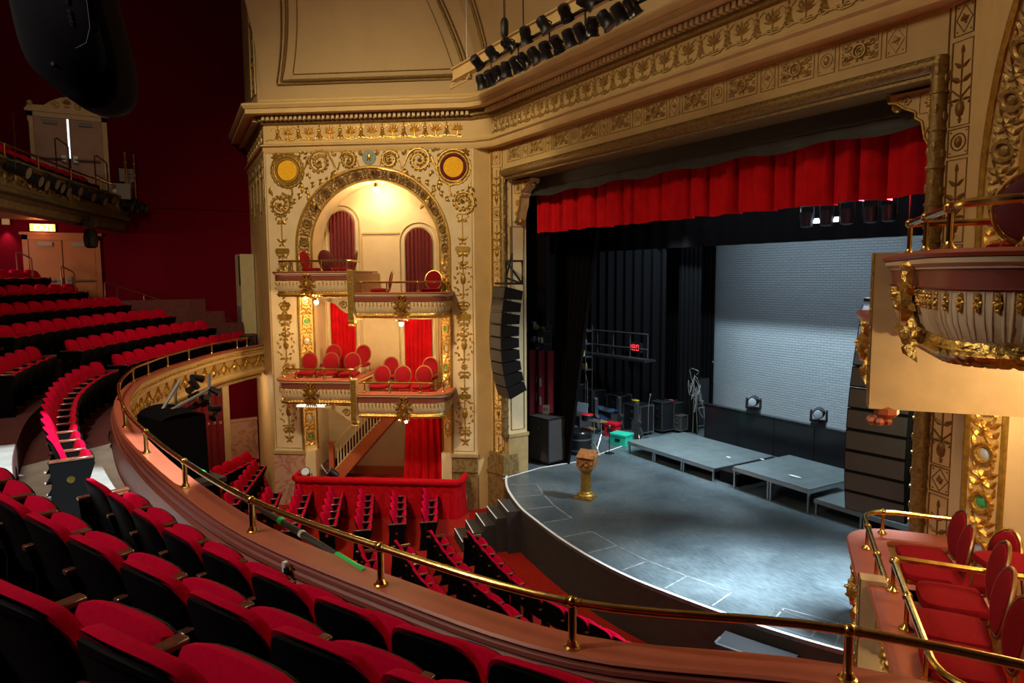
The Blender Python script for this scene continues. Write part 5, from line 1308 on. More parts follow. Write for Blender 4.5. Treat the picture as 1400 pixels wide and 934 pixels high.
def drape(x0, y0, x1, y1, z0, z1, label, mt='black_cloth', amp=.06, n=9, name='leg_curtain', taper=0):
    a, b = Vector((x0, y0)), Vector((x1, y1)); d = (b - a); L = d.length; d.normalize(); nn = Vector((-d.y, d.x))
    def g(u, v):
        k = amp * math.sin(u * n * 2 * PI) ; uu = u * (1 - taper * (1 - v)); q = a + d * L * uu + nn * k; return (q.x, q.y, z0 + (z1 - z0) * v)
    m = MB(); m.quadgrid(g, n * 8, 8); return tag(m.build(name, mt), label, 'curtain')
drape(-4.82, .9, -4.4, .95, 3.6, 7.1, 'black leg curtain hanging just inside the left pilaster', n=3)
drape(-5.4, 1.8, -3.2, 2.0, .0, 9.0, 'long black curtain falling beside the left wing, gathered towards the floor', n=8, taper=.72)
drape(-9.3, 5.5, -6.2, 6.5, .8, 9.2, 'black curtain at the back of the left wing', n=10)
drape(-9.4, 8.7, gy(976, 420, 8.7).x, 8.75, .0, 9.3, 'wide black curtain against the back wall of the left wing', n=18)
drape(-6.15, 7.0, -5.35, 7.1, .0, 9.3, 'black curtain masking the left edge of the pale brick wall', n=5)
drape(4.82, 1.5, 4.5, 1.55, .0, 7.1, 'black leg curtain behind the right speaker stack', n=4)
for i, (y, z, lab) in enumerate(((4.3, gy(1100, 330, 4.3).z, 'black border curtain hanging behind the stage lights'), (6.2, gy(1100, 318, 6.2).z, 'second black border curtain, hung deeper over the stage'))):
    drape(-9.2, y, 9.2, y, z, 9.3, lab, n=30, amp=.04, name='border_curtain')
drape(-9.3, 1.2, -9.3, 8.8, 0, 9.2, 'black curtain along the far left wing wall', n=20)
p1 = gy(716, 560, 2.9); p2 = gy(766, 560, 3.6)
drape(p1.x, 2.9, p2.x, 3.6, 0, 2.55, 'dark red cloth hung over the crates in the left wing', mt='curtain_wine', n=4, name='red_drape')
p = gy(722, 560, 3.0)

# lights rigged behind the valance
for i, px in enumerate((1103, 1130, 1158, 1190, 1215)):
    p = gy(px, 300, 3.2); p.z = gy(1155, 296, 3.2).z; t = thing('par_light', 'black stage light hanging behind the valance, %s from the left' % ORD[i + 1], 'stage light', (p.x, 3.2, p.z + .2))
    m = MB(); m.lathe([(.06, -.02), (.11, .0), (.12, .22), (.13, .26)], (p.x, 3.2, p.z - .13), 12); m.build('can', 'black', t)
    m = MB(); m.tube([(p.x - .14, 3.2, p.z - .02), (p.x - .14, 3.2, p.z + .25), (p.x + .14, 3.2, p.z + .25), (p.x + .14, 3.2, p.z - .02)], .012, 5); m.tube([(p.x, 3.2, p.z + .24), (p.x, 3.2, p.z + .45)], .02, 5); m.build('yoke', 'black', t)
p = gy(1130, 300, 3.3); t = thing('strip_light', 'white lit strip fixture high over the stage right of centre', 'stage light', (p.x, 3.3, p.z))
MB().box(p.x - .28, p.x + .28, 3.28, 3.36, p.z - .02, p.z + .04).build('housing', 'black', t); mat('cold_glow', (1, 1, 1), .3, emis=(.8, .92, 1), estr=2.2)
MB().box(p.x - .26, p.x + .26, 3.27, 3.28, p.z - .06, p.z + .03).build('lit_face', 'cold_glow', t)
pp = gy(1155, 296, 3.2); m = MB(); m.tube([(-4, 3.2, pp.z + .45), (6, 3.2, pp.z + .45)], .025, 8); tag(m.build('lighting_pipe', 'steel'), 'steel lighting pipe behind the red valance carrying black lamps', 'pipe')

# ---------------------------------------------------------------- speaker arrays
def line_array(n, fn, label, name='line_array', w=.62, d=.48, h=.29, taper=.04):
    """fn(i) -> (x, y, z_top, tilt, rz) for each cabinet"""
    x, y, z, tl, rz = fn(0)
    t = thing(name, label, 'speaker stack', (x, y, z + .35))
    Z0 = Matrix.Translation((x, y, z)) @ Matrix.Rotation(rz, 4, 'Z'); cy_, cz_ = -d / 2, 0.0
    for i in range(n):
        tl = fn(i)[3]; B = Z0 @ Matrix.Translation((0, cy_, cz_)) @ Matrix.Rotation(tl, 4, 'X') @ Matrix.Translation((0, d / 2, 0))
        cy_ += -h * -math.sin(tl); cz_ += -h * math.cos(tl)
        f = lambda a, b, c: B @ Vector((a, b, c))
        m = MB(xf=f); k = h - .006; s = taper
        m.add([(-w / 2, -d / 2, -k), (w / 2, -d / 2, -k), (w / 2, -d / 2, 0), (-w / 2, -d / 2, 0), (-w / 2 + .02, d / 2, -k + s), (w / 2 - .02, d / 2, -k + s), (w / 2 - .02, d / 2, -s), (-w / 2 + .02, d / 2, -s)], [(0, 1, 2, 3), (7, 6, 5, 4), (0, 4, 5, 1), (1, 5, 6, 2), (2, 6, 7, 3), (3, 7, 4, 0)])
        c = m.build('cabinet', 'black_matte', t, smooth=False, bevel=.008)
        m = MB(xf=f); m.box(-w / 2 + .02, w / 2 - .02, -d / 2 - .012, -d / 2, -k + .02, -.02); m.build('grille', 'speaker_grille', c, smooth=False)
    x, y, z, tl, rz = fn(0)
    m = MB(); m.cbox((x, y, z + .06), w, d * .9, .05, rz); m.tube([(x - .15, y, z + .08), (x, y + .1, z + .75)], .02, 6); m.tube([(x + .15, y, z + .08), (x, y + .1, z + .75)], .02, 6); m.tube([(x, y + .1, z + .7), (x, y + .1, 7.1 if z < 4.2 else 7.1)], .012, 5); m.build('rigging_frame', 'black', t)
    return t
def fl(i): return (-4.30, -.24, 4.60, [-.16, -.13, -.09, -.04, .02, .08, .15, .23, .32][i], -.10)
line_array(9, fl, 'tall curved stack of black speakers hanging by the left side of the stage opening', w=.66, d=.46)
def fr_(i): return (4.0, .98, 4.42, [-.30, -.27, -.23, -.18, -.13, -.08, -.03, .03, .10, .16][i], .12)
line_array(10, fr_, 'tall stack of black speakers hanging by the right side of the stage opening', w=.80, d=.52, taper=.02)
t = thing('wall_bracket', 'black steel truss arm holding the left speaker stack off the pilaster', 'bracket', (-4.8, .0, 5.0))
m = MB(); a = gy(692, 357, -.1); b = gy(714, 357, -.1); m.tube([tuple(a), tuple(b), tuple(gy(714, 388, -.1)), tuple(gy(692, 380, -.1))], .03, 6, True); m.tube([tuple(a), tuple(gy(714, 388, -.1))], .025, 6); m.build('arm', 'black', t)

# ---------------------------------------------------------------- equipment in the left wing
def at(px, py, z=0): p = gz(px, py, z); return p
def case(px, py, w, d, h, label, mt='charcoal', rz=.0, trim='steel', name='road_case', casters=True, edges=True, cat='case'):
    p = at(px, py); t = thing(name, label, cat, (p.x, p.y + d / 2, 0), rz)
    b = .08 if casters else 0
    m = MB(); m.box(-w / 2, w / 2, -d / 2, d / 2, b, h); m.build('body', mt, t, True, bevel=.01)
    if edges:
        m = MB()
        for x in (-w / 2, w / 2):
            for y in (-d / 2, d / 2): m.cbox((x, y, (h + b) / 2), .03, .03, h - b)
        for z in (b + .015, h - .015):
            for x in (-w / 2, w / 2): m.cbox((x, 0, z), .03, d, .03)
            for y in (-d / 2, d / 2): m.cbox((0, y, z), w, .03, .03)
        m.build('metal_edging', trim, t, True)
    m = MB(); m.box(-.06, .06, -d / 2 - .015, -d / 2, h * .5, h * .5 + .04); m.build('handle', 'silver', t, True)
    m = MB(); m.box(-.03, .03, -d / 2 - .02, -d / 2, h * .75, h * .75 + .05); m.build('latch', 'silver', t, True)
    if casters:
        for x in (-w / 2 + .07, w / 2 - .07):
            for y in (-d / 2 + .07, d / 2 - .07): m = MB(); m.lathe([(.035, -.015), (.035, .015)], (x, y, .038), 10, 'X'); m.build('caster', 'black', t, True)
    return t
case(735, 634, .72, .62, 1.22, 'tall black speaker cabinet on casters just inside the left pilaster', 'speaker_grille', .15, 'black', 'speaker_cabinet', cat='speaker')
p = at(735, 634); m = MB(); m.prism([(-.1, 0), (.1, 0), (.12, .26), (-.08, .24)], -.008, .008, 'Y')
o = m.build('paper_sign', 'white'); o.location = (p.x - .2, p.y + .4, 1.22); o.rotation_euler = (.1, 0, .5); tag(o, 'white card with two small squares standing on the black speaker cabinet', 'card')
m = MB(); m.box(-.06, -.02, -.012, -.009, .09, .17); m.box(.02, .06, -.012, -.009, .09, .17); m.build('printed_square', 'grey_paint', o, True)
case(863, 594, .72, .55, .92, 'black equipment rack with silver edges below the yellow cloth', 'black', .05, 'silver')
case(898, 592, .42, .5, .98, 'tall narrow black case right of the silver-edged rack', 'black', .0, 'charcoal')
case(915, 590, .38, .5, .92, 'narrow black case topped by a red cap', 'black', .0, 'charcoal')
case(938, 583, .75, .6, 1.55, 'tallest black cabinet with paper notes at the back of the wing', 'black', .1, 'charcoal', edges=False)
case(822, 588, .9, .5, .62, 'black case standing beneath the blue blanket', 'charcoal', .0, 'black')
case(785, 594, .6, .45, .62, 'black case with silver frame under the laptop', 'charcoal', .0, 'silver')
p = at(814, 612); 
def rr_(i): return [.1, -.1, .05, 0, .2, -.2, .1, 0, .15][i]
def crate(px, py, w, d, h, mt, label):
    p = at(px, py); t = thing('crate', label, 'crate', (p.x, p.y + d / 2, 0), .3)
    m = MB(); m.box(-w / 2, w / 2, -d / 2, d / 2, 0, h * .8); m.build('body', mt, t, True, bevel=.01)
    m = MB(); m.box(-w / 2 - .02, w / 2 + .02, -d / 2 - .02, d / 2 + .02, h * .8, h); m.build('lid', mt, t, True, bevel=.01)
    m = MB(); m.box(-.08, .08, -d / 2 - .012, -d / 2, h * .35, h * .6); m.build('handle_slot', 'black', t, True); return t
crate(842, 609, .52, .4, .34, 'teal', 'teal green plastic crate left of the long platform')
crate(832, 597, .4, .3, .42, 'red_gloss', 'red plastic crate just behind the teal one')
p = at(780, 621); t = thing('drum_case', 'round black drum case with silver latches in the left wing', 'case', (p.x, p.y + .3, 0), .4)
m = MB(); m.lathe([(.32, 0), (.35, .03), (.35, .52), (.36, .53), (.36, .60), (.33, .63)], n=24); m.build('shell', 'black_gloss', t, True)
m = MB(); m.lathe([(.352, .1), (.357, .1), (.357, .14), (.352, .14)], n=24); m.lathe([(.352, .40), (.357, .40), (.357, .44), (.352, .44)], n=24); m.cbox((-.1, -.355, .3), .16, .03, .09); m.build('strap', 'steel', t, True)
p = at(803, 605); t = thing('drum', 'small drum with bright red top above the drum case', 'drum', (p.x, p.y, 0))
m = MB(); m.lathe([(.17, .66), (.17, .82)], n=20); m.build('shell', 'black_gloss', t, True); m = MB(); m.lathe([(.175, .82), (.16, .835), (.02, .838)], n=20); m.build('drum_head', 'red_gloss', t, True)
m = MB()
for k in range(3): a = k * 2.1; m.tube([(.0, 0, .66), (0, 0, .3), (.28 * math.cos(a), .28 * math.sin(a), .0)], .012, 5)
m.build('stand', 'silver', t, True)
for i, (px, py, h, lab) in enumerate(((812, 621, .95, 'cymbal on a chrome tripod stand in front of the drum hardware'), (822, 611, .75, 'lower cymbal on a chrome tripod stand beside the teal crate'), (806, 614, .6, 'smallest cymbal on a chrome stand by the black drum case'))):
    p = at(px, py); t = thing('cymbal_stand', lab, 'cymbal stand', (p.x, p.y, 0), i)
    m = MB(); m.tube([(0, 0, .15), (0, 0, h)], .014, 6)
    for k in range(3): a = k * 2.09; m.tube([(0, 0, .35), (.26 * math.cos(a), .26 * math.sin(a), .01)], .012, 5)
    m.build('tripod', 'silver', t, True); m = MB(); m.lathe([(.19, h - .02), (.06, h + .01), (.03, h + .03), (.01, h + .035)], n=20); m.build('cymbal', 'gold_dark' if i else 'steel', t, True)
p = at(785, 594); t = thing('laptop', 'open laptop with a pale screen on the silver-framed case', 'laptop', (p.x, p.y + .2, .62), .2)
m = MB(); m.cbox((0, 0, .012), .36, .26, .02); m.build('keyboard_base', 'charcoal', t, True); m = MB(); m.prism([(-.2, .03), (.2, .03), (.24, .32), (-.24, .32)], .12, .135, 'Y'); m.build('screen', 'screen', t, True)
p = at(822, 588); m = MB()
def bl(u, v): return (p.x - .5 + 1.0 * u, p.y - .04 + .5 * v + .02 * math.sin(u * 9), .635 + .03 * math.sin(u * 7 + v * 3) + (.0 if v > .2 else -.25 * (1 - v * 5)))
m.quadgrid(bl, 16, 10); tag(m.build('blanket', 'blue_cloth'), 'dark blue blanket thrown over a case in the left wing', 'blanket')
p = at(860, 590); m = MB(); m.ball((p.x, p.y + .25, .95), .16, 10, 1, .6, .25); tag(m.build('cloth', 'yellow'), 'crumpled yellow cloth on top of the silver-edged rack', 'cloth')
p = at(910, 590); m = MB(); m.ball((p.x, p.y + .2, .95), .12, 10, 1, .6, .35); tag(m.build('cap', 'red_gloss'), 'red cap on top of a narrow black case', 'cap')
for i, (px, py, h, lx) in enumerate(((833, 620, .75, .0), (877, 575, 1.7, .25), (770, 600, 1.5, -.2), (803, 585, 1.9, .2), (958, 582, 1.5, .3), (886, 600, 1.3, -.1), (965, 575, 2.0, .35), (948, 590, 1.1, -.25))):
    p = at(px, py); t = thing('microphone_stand', 'thin black microphone stand, %s from the left among the wing equipment' % ['fourth', 'fifth', 'first', 'second', 'eighth', 'sixth', 'ninth', 'seventh'][i], 'microphone stand', (p.x, p.y, 0), i)
    m = MB(); m.lathe([(.13, 0), (.13, .02), (.02, .03)], n=14); m.build('foot', 'black', t, True); m = MB(); m.tube([(0, 0, .02), (0, 0, h * .75), (lx, 0, h)], .012, 6); m.build('pole', 'steel' if i % 2 else 'black', t, True); m = MB(); m.ball((lx, 0, h), .03, 8, 1, 1, 1.4); m.build('microphone', 'steel', t, True)
for i, (px, py, w, d, h, mt, tr, lab) in enumerate((
    (772, 606, .34, .3, .5, 'charcoal', 'steel', 'small black amplifier left of the drum case'),
    (758, 590, .5, .45, .8, 'blue_cloth', 'black', 'dark blue flight case at the foot of the gathered curtain'),
    (838, 584, .6, .5, 1.05, 'black', 'steel', 'upright black case behind the red crate'),
    (803, 580, .6, .5, 1.15, 'black', 'charcoal', 'tall black amplifier cabinet behind the cymbals'),
    (883, 582, .35, .4, 1.25, 'black', 'steel', 'slim black rack between the silver-edged rack and the narrow cases'),
    (853, 604, .28, .25, .3, 'charcoal', 'silver', 'little grey box on the floor right of the teal crate'),
    (925, 592, .3, .3, .55, 'charcoal', 'steel', 'low black case in front of the tallest cabinet'),
    (948, 586, .32, .3, .7, 'black', 'silver', 'black case with bright edges at the platform corner'),
    (781, 578, .5, .4, 1.3, 'black', 'steel', 'black cabinet behind the laptop stand'))):
    case(px, py, w, d, h, lab, mt, rr_(i), tr)
for i, (px, py, dx) in enumerate(((814, 592, 0), (846, 590, 0), (870, 600, 0))):
    p = at(px, py); t = thing('guitar_stand', 'guitar-shaped black case leaning on a stand, %s of three in the left wing' % ['leftmost', 'middle', 'rightmost'][i], 'case', (p.x, p.y, 0), .2 * i)
    m = MB(); out = [(-.16, .05), (.16, .05), (.19, .2), (.12, .36), (.15, .5), (.06, .6), (.05, 1.05), (-.05, 1.05), (-.06, .6), (-.15, .5), (-.12, .36), (-.19, .2)]; m.prism([(q.x, q.y) for q in catmull([Vector((a, b, 0)) for a, b in out], 2, True)], -.06, .06, 'Y'); m.build('shell', 'charcoal', t, True)
    m = MB(); m.tube([(-.15, -.1, .0), (0, .08, .5), (.15, -.1, .0)], .012, 5); m.build('stand', 'silver', t, True)
# shelves of props behind the black curtain
for j, (px, py, lab) in enumerate(((737, 470, 'shelf of small props and bottles on the wing wall behind the left pilaster'), (785, 500, 'shelf of cables and fittings beyond the gathered black curtain'))):
    yy = 3.6 if j == 0 else 4.6; p = gy(px, py, yy); t = thing('prop_shelf', lab, 'shelf', (p.x, yy, 0))
    m = MB(); w = .9 if j == 0 else 1.5
    for z in (1.9, 2.3, 2.7, 3.1): m.box(p.x - w / 2, p.x + w / 2, yy - .15, yy + .15, z, z + .03)
    for x in (-w / 2, w / 2):
        for y in (yy - .14, yy + .12): m.box(p.x + x - .015, p.x + x + .015, y, y + .02, 0, 3.3)
    m.build('frame', 'charcoal', t)
    rr = random.Random(j)
    for z in (1.93, 2.33, 2.73, 3.13):
        x = -w / 2 + .1
        while x < w / 2 - .08:
            m = MB(); r = rr.uniform(.03, .06); h = rr.uniform(.08, .26)
            if rr.random() < .5: m.lathe([(r, z), (r, z + h * .7), (r * .4, z + h)], (p.x + x, yy - .05, 0), 8)
            else: m.cbox((p.x + x, yy - .05, z + h / 2), r * 2, .12, h)
            m.build('stored_item', rr.choice(['steel', 'cream_trim', 'charcoal', 'white', 'blue_cloth', 'gold_dark']), t); x += rr.uniform(.12, .2)
for i, (px, py) in enumerate(((727, 520), (727, 545))):
    p = gy(px, py, 2.9); m = MB(); yd = 2.9 + .7 * max(0, (p.x - p1.x)) / max(.1, p2.x - p1.x) - .07
    def tw(u, v): return (p.x - .14 + .28 * u, yd + .03 * math.sin(u * 6), p.z + .13 - .25 * v - .1 * u + .02 * math.sin(u * 9))
    m.quadgrid(tw, 8, 5); tag(m.build('towel', 'white'), '%s white towel hanging on the dark red cloth in the left wing' % ['upper', 'lower'][i], 'towel')
mat('red_glow', (1, .05, .05), .4, emis=(1, .03, .04), estr=1.6)
p = gy(867, 475, 6.0); t = thing('digital_clock', 'small red glowing digital clock in the dark left wing', 'clock', (p.x, 6.0, p.z))
MB().cbox((p.x, 6.03, p.z), .62, .08, .30).build('case', 'black', t)
m = MB()
def seg7(m, x, z, on, h=.17, w=.09):
    S = {'a': (0, h / 2, w, .02), 'g': (0, 0, w, .02), 'd': (0, -h / 2, w, .02), 'f': (-w / 2, h / 4, .02, h / 2), 'b': (w / 2, h / 4, .02, h / 2), 'e': (-w / 2, -h / 4, .02, h / 2), 'c': (w / 2, -h / 4, .02, h / 2)}
    for k in on: a, b, c_, d_ = S[k]; m.cbox((x + a, 5.98, z + b), c_, .01, d_)
for k, on in enumerate(('bc', 'abcdefg', 'abcdef')): seg7(m, p.x - .17 + .17 * k, p.z, on)
m.build('digits', 'red_glow', t)
t = thing('catwalk', 'dark pipe railing and gallery along the left wing wall', 'gallery', (-7.5, 5.2, 2.35)); m = MB()
for z in (2.35, 2.65, 3.1): m.tube([(-9.3, 5.0, z), (-5.8, 5.4, z)], .022, 6)
for k in range(6): m.tube([(-9.2 + k * .68, 5.02 + k * .08, 2.35), (-9.2 + k * .68, 5.02 + k * .08, 3.1)], .018, 6)
m.build('railing', 'charcoal', t); MB().cbox((-7.5, 5.35, 2.30), 3.4, .5, .06, .11).build('walkway', 'black', t)
p = at(960, 583); t = thing('folded_frame', 'bare aluminium frame standing on the floor left of the low black wall', 'frame', (p.x, p.y, 0)); m = MB()
m.tube([(p.x - .12, p.y, 0), (p.x - .12, p.y, .42), (p.x + .12, p.y, .42), (p.x + .12, p.y, 0)], .018, 6, True); m.build('tube_frame', 'silver', t)
for i, (px, py, s) in enumerate(((948, 525, 1), (955, 548, 1.2))):
    p = gy(px, py, 6.5); m = MB(); rr = random.Random(i + 5); pts = [(p.x + rr.uniform(-.16, .16) * s, p.y + rr.uniform(-.15, .15), p.z + rr.uniform(-.45, .45) * s) for k in range(18)]
    m.tube([tuple(q) for q in catmull([Vector(a) for a in pts] + [Vector((p.x, p.y, 0.02))], 3)], .007, 4); tag(m.build('cable_tangle', 'grey_paint'), '%s tangle of cables hanging beside the pale brick wall' % ['upper', 'lower'][i], 'cable')

# ================================================================== LEFT WALL: EXIT DOORS, BALCONY
XW = -12.5
def double_door(y0, y1, z0, z1, mt, fr, label, nm, gap=False, ped=False):
    t = thing(nm, label, 'door', (XW, (y0 + y1) / 2, z0)); w = .12
    m = MB(); m.box(XW, XW + .08, y0 - w, y0, z0, z1 + w); m.box(XW, XW + .08, y1, y1 + w, z0, z1 + w); m.box(XW, XW + .08, y0 - w, y1 + w, z1, z1 + w)
    m.box(XW, XW + .11, y0 - w - .05, y1 + w + .05, z1 + w, z1 + w + .07); m.build('frame', fr, t)
    ym = (y0 + y1) / 2
    for a, b in ((y0, ym - (.03 if gap else .006)), (ym + .006, y1)):
        m = MB(); m.box(XW + .01, XW + .05, a + .005, b - .005, z0, z1); d = m.build('door_leaf', mt, t, smooth=False)
        m = MB(); m.tube([(XW + .12, a + .08, z0 + 1.0), (XW + .12, b - .08, z0 + 1.0)], .028, 8); m.box(XW + .05, XW + .14, b - .16, b - .06, z0 + .92, z0 + 1.10) if a == y0 else m.box(XW + .05, XW + .14, a + .06, a + .16, z0 + .92, z0 + 1.10); m.build('push_bar', 'steel', d)
        m = MB(); m.box(XW + .05, XW + .11, (a + b) / 2 - .16, (a + b) / 2 + .16, z1 - .16, z1 - .06); m.build('door_closer', 'grey_paint', d)
    if gap:
        m = MB(); m.box(XW + .005, XW + .012, ym - .03, ym + .01, z0 + 1.05, z1); m.build('daylight_gap', 'cold_glow', t)
    if ped:
        m = MB(); out = [(y0 - .15, 0), (y1 + .15, 0), (y1 + .1, .08), (ym + .5, .1), (ym + .35, .22), (ym + .15, .32), (ym, .36), (ym - .15, .32), (ym - .35, .22), (ym - .5, .1), (y0 - .1, .08)]
        m.prism([(a, b + z1 + .19) for a, b in out], XW, XW + .10, 'X'); m.build('pediment', fr, t)
        m = MB(); R = Relief(m, lambda x, y, h: (XW + .10 + h, ym + x, z1 + .2 + y)); R.scroll(.25, .12, .1, 0, 1.4, 1, .03); R.scroll(-.25, .12, .1, PI, 1.4, -1, .03); R.palmette(0, .05, .28); m.build('pediment_carving', 'gold_paint', t, ang=60)
        for q in (y0 - .05, y1 + .05): m = MB(); m.ball((XW + .07, q, z1 + .32), .07, 10); m.build('finial', fr, t)
    return t
double_door(-9.72, -8.25, 3.78, 5.84, 'door_wood', 'door_wood', 'brown double exit doors with push bars under the balcony on the left wall', 'exit_doors')
double_door(-9.42, -7.92, 6.92, 8.96, 'door_pink', 'cream_trim', 'pinkish double doors in a cream pedimented frame behind the upper balcony', 'balcony_doors', True, True)
mat('exit_glow', (1, .25, .05), .4, emis=(1.0, .20, .04), estr=7)
mat('exit_face', (.9, .8, .3), .4, emis=(1.0, .62, .20), estr=9)
t = thing('exit_sign', 'glowing exit sign over the brown doors', 'sign', (XW + .06, -9.36, 6.14))
MB().box(XW, XW + .06, -9.66, -9.10, 6.05, 6.25).build('housing', 'black', t)
MB().box(XW + .06, XW + .07, -9.65, -9.11, 6.06, 6.24).build('lit_face', 'exit_glow', t)
fc = bpy.data.curves.new('exit_letters', 'FONT'); fc.body = 'EXIT'; fc.size = .21; fc.align_x = 'CENTER'; fc.align_y = 'CENTER'; fc.extrude = .004; fc.offset = .006
ft = bpy.data.objects.new('letters', fc); COL.objects.link(ft)
bpy.context.view_layer.update(); dg = bpy.context.evaluated_depsgraph_get(); me = bpy.data.meshes.new_from_object(ft.evaluated_get(dg)); bpy.data.objects.remove(ft)
me.materials.clear(); me.materials.append(MATS['exit_face']); ob = bpy.data.objects.new('letters', me); COL.objects.link(ob); ob.parent = t; ob.location = (.016, 0, 0); ob.rotation_euler = (PI / 2, 0, PI / 2)
lamp('POINT', 'exit_sign_light', (XW + .35, -9.4, 6.05), None, 3, (1, .3, .1), shadow_soft_size=.1)
t = thing('wall_downlight', 'small cream wall lamp throwing red light down at the left edge', 'lamp', (XW + .1, -10.15, 6.25)); m = MB(); m.box(XW, XW + .14, -10.22, -10.06, 6.2, 6.36); m.build('housing', 'cream_trim', t)
lamp('SPOT', 'wall_downlight_light', (XW + .12, -10.14, 6.18), (XW + .05, -10.14, 4.0), 45, (1, .45, .35), spot_size=1.2, spot_blend=.8, shadow_soft_size=.03)

# upper balcony
ZU = 7.0
UPc = [(.5, -11.2), (-2.5, -10.7), (-5.0, -9.98), (-6.29, -9.58), (-7.7, -9.15), (-9.3, -8.63), (-10.9, -8.05), (-12.5, -7.45)]
UP = [Vector((p.x, p.y)) for p in catmull([Vector((a, b, 0)) for a, b in UPc], 6)]; UPx = [(p.x, p.y) for p in UP]
m = MB(); m.sweep(UPx, [(-.10, ZU - .05), (-.10, ZU), (.16, ZU), (.16, ZU - .05), (-.10, ZU - .05)]); struct('trim_balcony_ledge', m, 'fascia_dark')
m = MB(); m.sweep(UPx, [(-.06, ZU - .05), (-.10, ZU - .10), (-.06, ZU - .14), (-.02, ZU - .5), (-.08, ZU - .55), (-.10, ZU - .62), (-.04, ZU - .70), (.05, ZU - .74), (.05, ZU - .88), (.25, ZU - .90), (.5, ZU - .66)], cap=False); struct('wall_balcony_front', m, 'fascia_dark')
m = MB(); R = Relief(m, lambda x, y, h: (UPs[int(min(len(UPs) - 1, x / .05))][0].x - UPs[int(min(len(UPs) - 1, x / .05))][1].y * (-.06 - h), UPs[int(min(len(UPs) - 1, x / .05))][0].y + UPs[int(min(len(UPs) - 1, x / .05))][1].x * (-.06 - h), y))
UPs = resample([Vector((a, b, 0)) for a, b in UPx if a < -4], .05); x = .3
while x < len(UPs) * .05 - .3: R.scroll(x, ZU - .32, .14, x, 1.3, 1, .04); R.leaf(x + .22, ZU - .2, -PI / 2, .2, .1, .03); x += .45
struct('trim_balcony_relief', m, 'gold_dark', ang=60)
bk_ = offs(UP, .1)
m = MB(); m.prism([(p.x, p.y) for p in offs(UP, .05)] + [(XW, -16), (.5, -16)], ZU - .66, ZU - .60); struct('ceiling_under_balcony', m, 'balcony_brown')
m = MB(); DU = [.1, .95, 1.75, 2.55, 3.4]; ZUu = [6.55, 6.97, 7.36, 7.75]
for i, z in enumerate(ZUu):
    a = offs(UP, DU[i]); b = offs(UP, DU[i + 1]); n = len(a); cl = lambda p: (max(XW, p.x), p.y)
    m.add([(*cl(p), z) for p in a] + [(*cl(p), z) for p in b] + [(*cl(p), z - .5) for p in a], [(k, k + 1, n + k + 1, n + k) for k in range(n - 1)] + [(k, k + 1, 2 * n + k + 1, 2 * n + k) for k in range(n - 1)])
struct('floor_balcony', m, 'carpet_dark', smooth=False)
GU = 'red seats in the upper balcony'
for i, (d, x0, x1, dn) in enumerate(((.50, -11.4, -5.6, 'front row of the upper balcony'), (1.38, -10.3, -5.6, 'second row of the upper balcony'), (2.15, -9.9, -5.6, 'third row of the upper balcony'))):
    row([(p.x, p.y) for p in offs(UP, d) if x0 < p.x < x1], ZUu[i], dn, 'the centre', GU, .51, endB=True)
t = thing('balcony_rail', 'brass rail with short posts along the upper balcony front', 'rail', (-9.3, -8.6, ZU))
rp2 = [(p.x, p.y, ZU + .26) for p in offs(UP, .02) if p.x < -4.5 and p.x > -12.0]
MB().tube(rp2, .024, 8).build('rail', 'brass', t)
for px, py in ((11.3, 216.6), (54.7, 233), (97.8, 248.4), (136.6, 260.9)):
    p = gz(px, py, ZU); q = min(rp2, key=lambda r: (r[0] - p.x) ** 2 + (r[1] - p.y) ** 2); m = MB(); m.lathe([(.03, ZU), (.03, ZU + .02), (.019, ZU + .05), (.019, ZU + .26)], (q[0], q[1], 0), 8); m.ball(q, .032, 8); m.build('rail_post', 'brass', t)
t = thing('guard_rail', 'tall brass four-bar guard rail at the stage end of the upper balcony', 'rail', (-11.9, -7.6, ZU))
pa_, pb_ = gx(174, 272, -12.1), gx(186, 276, -12.3); pa_.z = pb_.z = ZU; m = MB()
for p in (pa_, pb_):
    m = MB(); m.tube([(p.x, p.y, ZU - .02), (p.x, p.y, ZU + 1.15)], .024, 8)
    for z in (.02, .32, .62, .92, 1.15): m.ball((p.x, p.y, ZU + z), .036, 8)
    m.build('post', 'brass', t)
for z in (.32, .62, .92): m = MB(); m.tube([(pa_.x, pa_.y, ZU + z), (pb_.x, pb_.y, ZU + z)], .014, 6); m.build('bar', 'brass', t)
t = thing('control_box', 'grey electrical box by the brass guard rail on the upper balcony', 'box', (-12.1, -8.1, ZU)); m = MB(); p = gx(163, 262, -12.0); m.cbox((p.x, p.y, p.z), .25, .5, .4); m.build('box', 'grey_paint', t); m = MB(); m.lathe([(.05, -.01), (.05, .01)], (p.x + .13, p.y - .12, p.z), 10, 'X'); m.build('dial', 'silver', t)
t = thing('wall_panel', 'grey switch panel on the red wall behind the brass guard rail', 'box', (XW, -7.3, 7.9)); p = gx(173, 240, XW + .05); m = MB(); m.cbox((p.x, p.y, p.z), .1, .35, .35); m.cbox((p.x, p.y + .02, p.z - .4), .06, .16, .5); m.build('box', 'grey_paint', t)
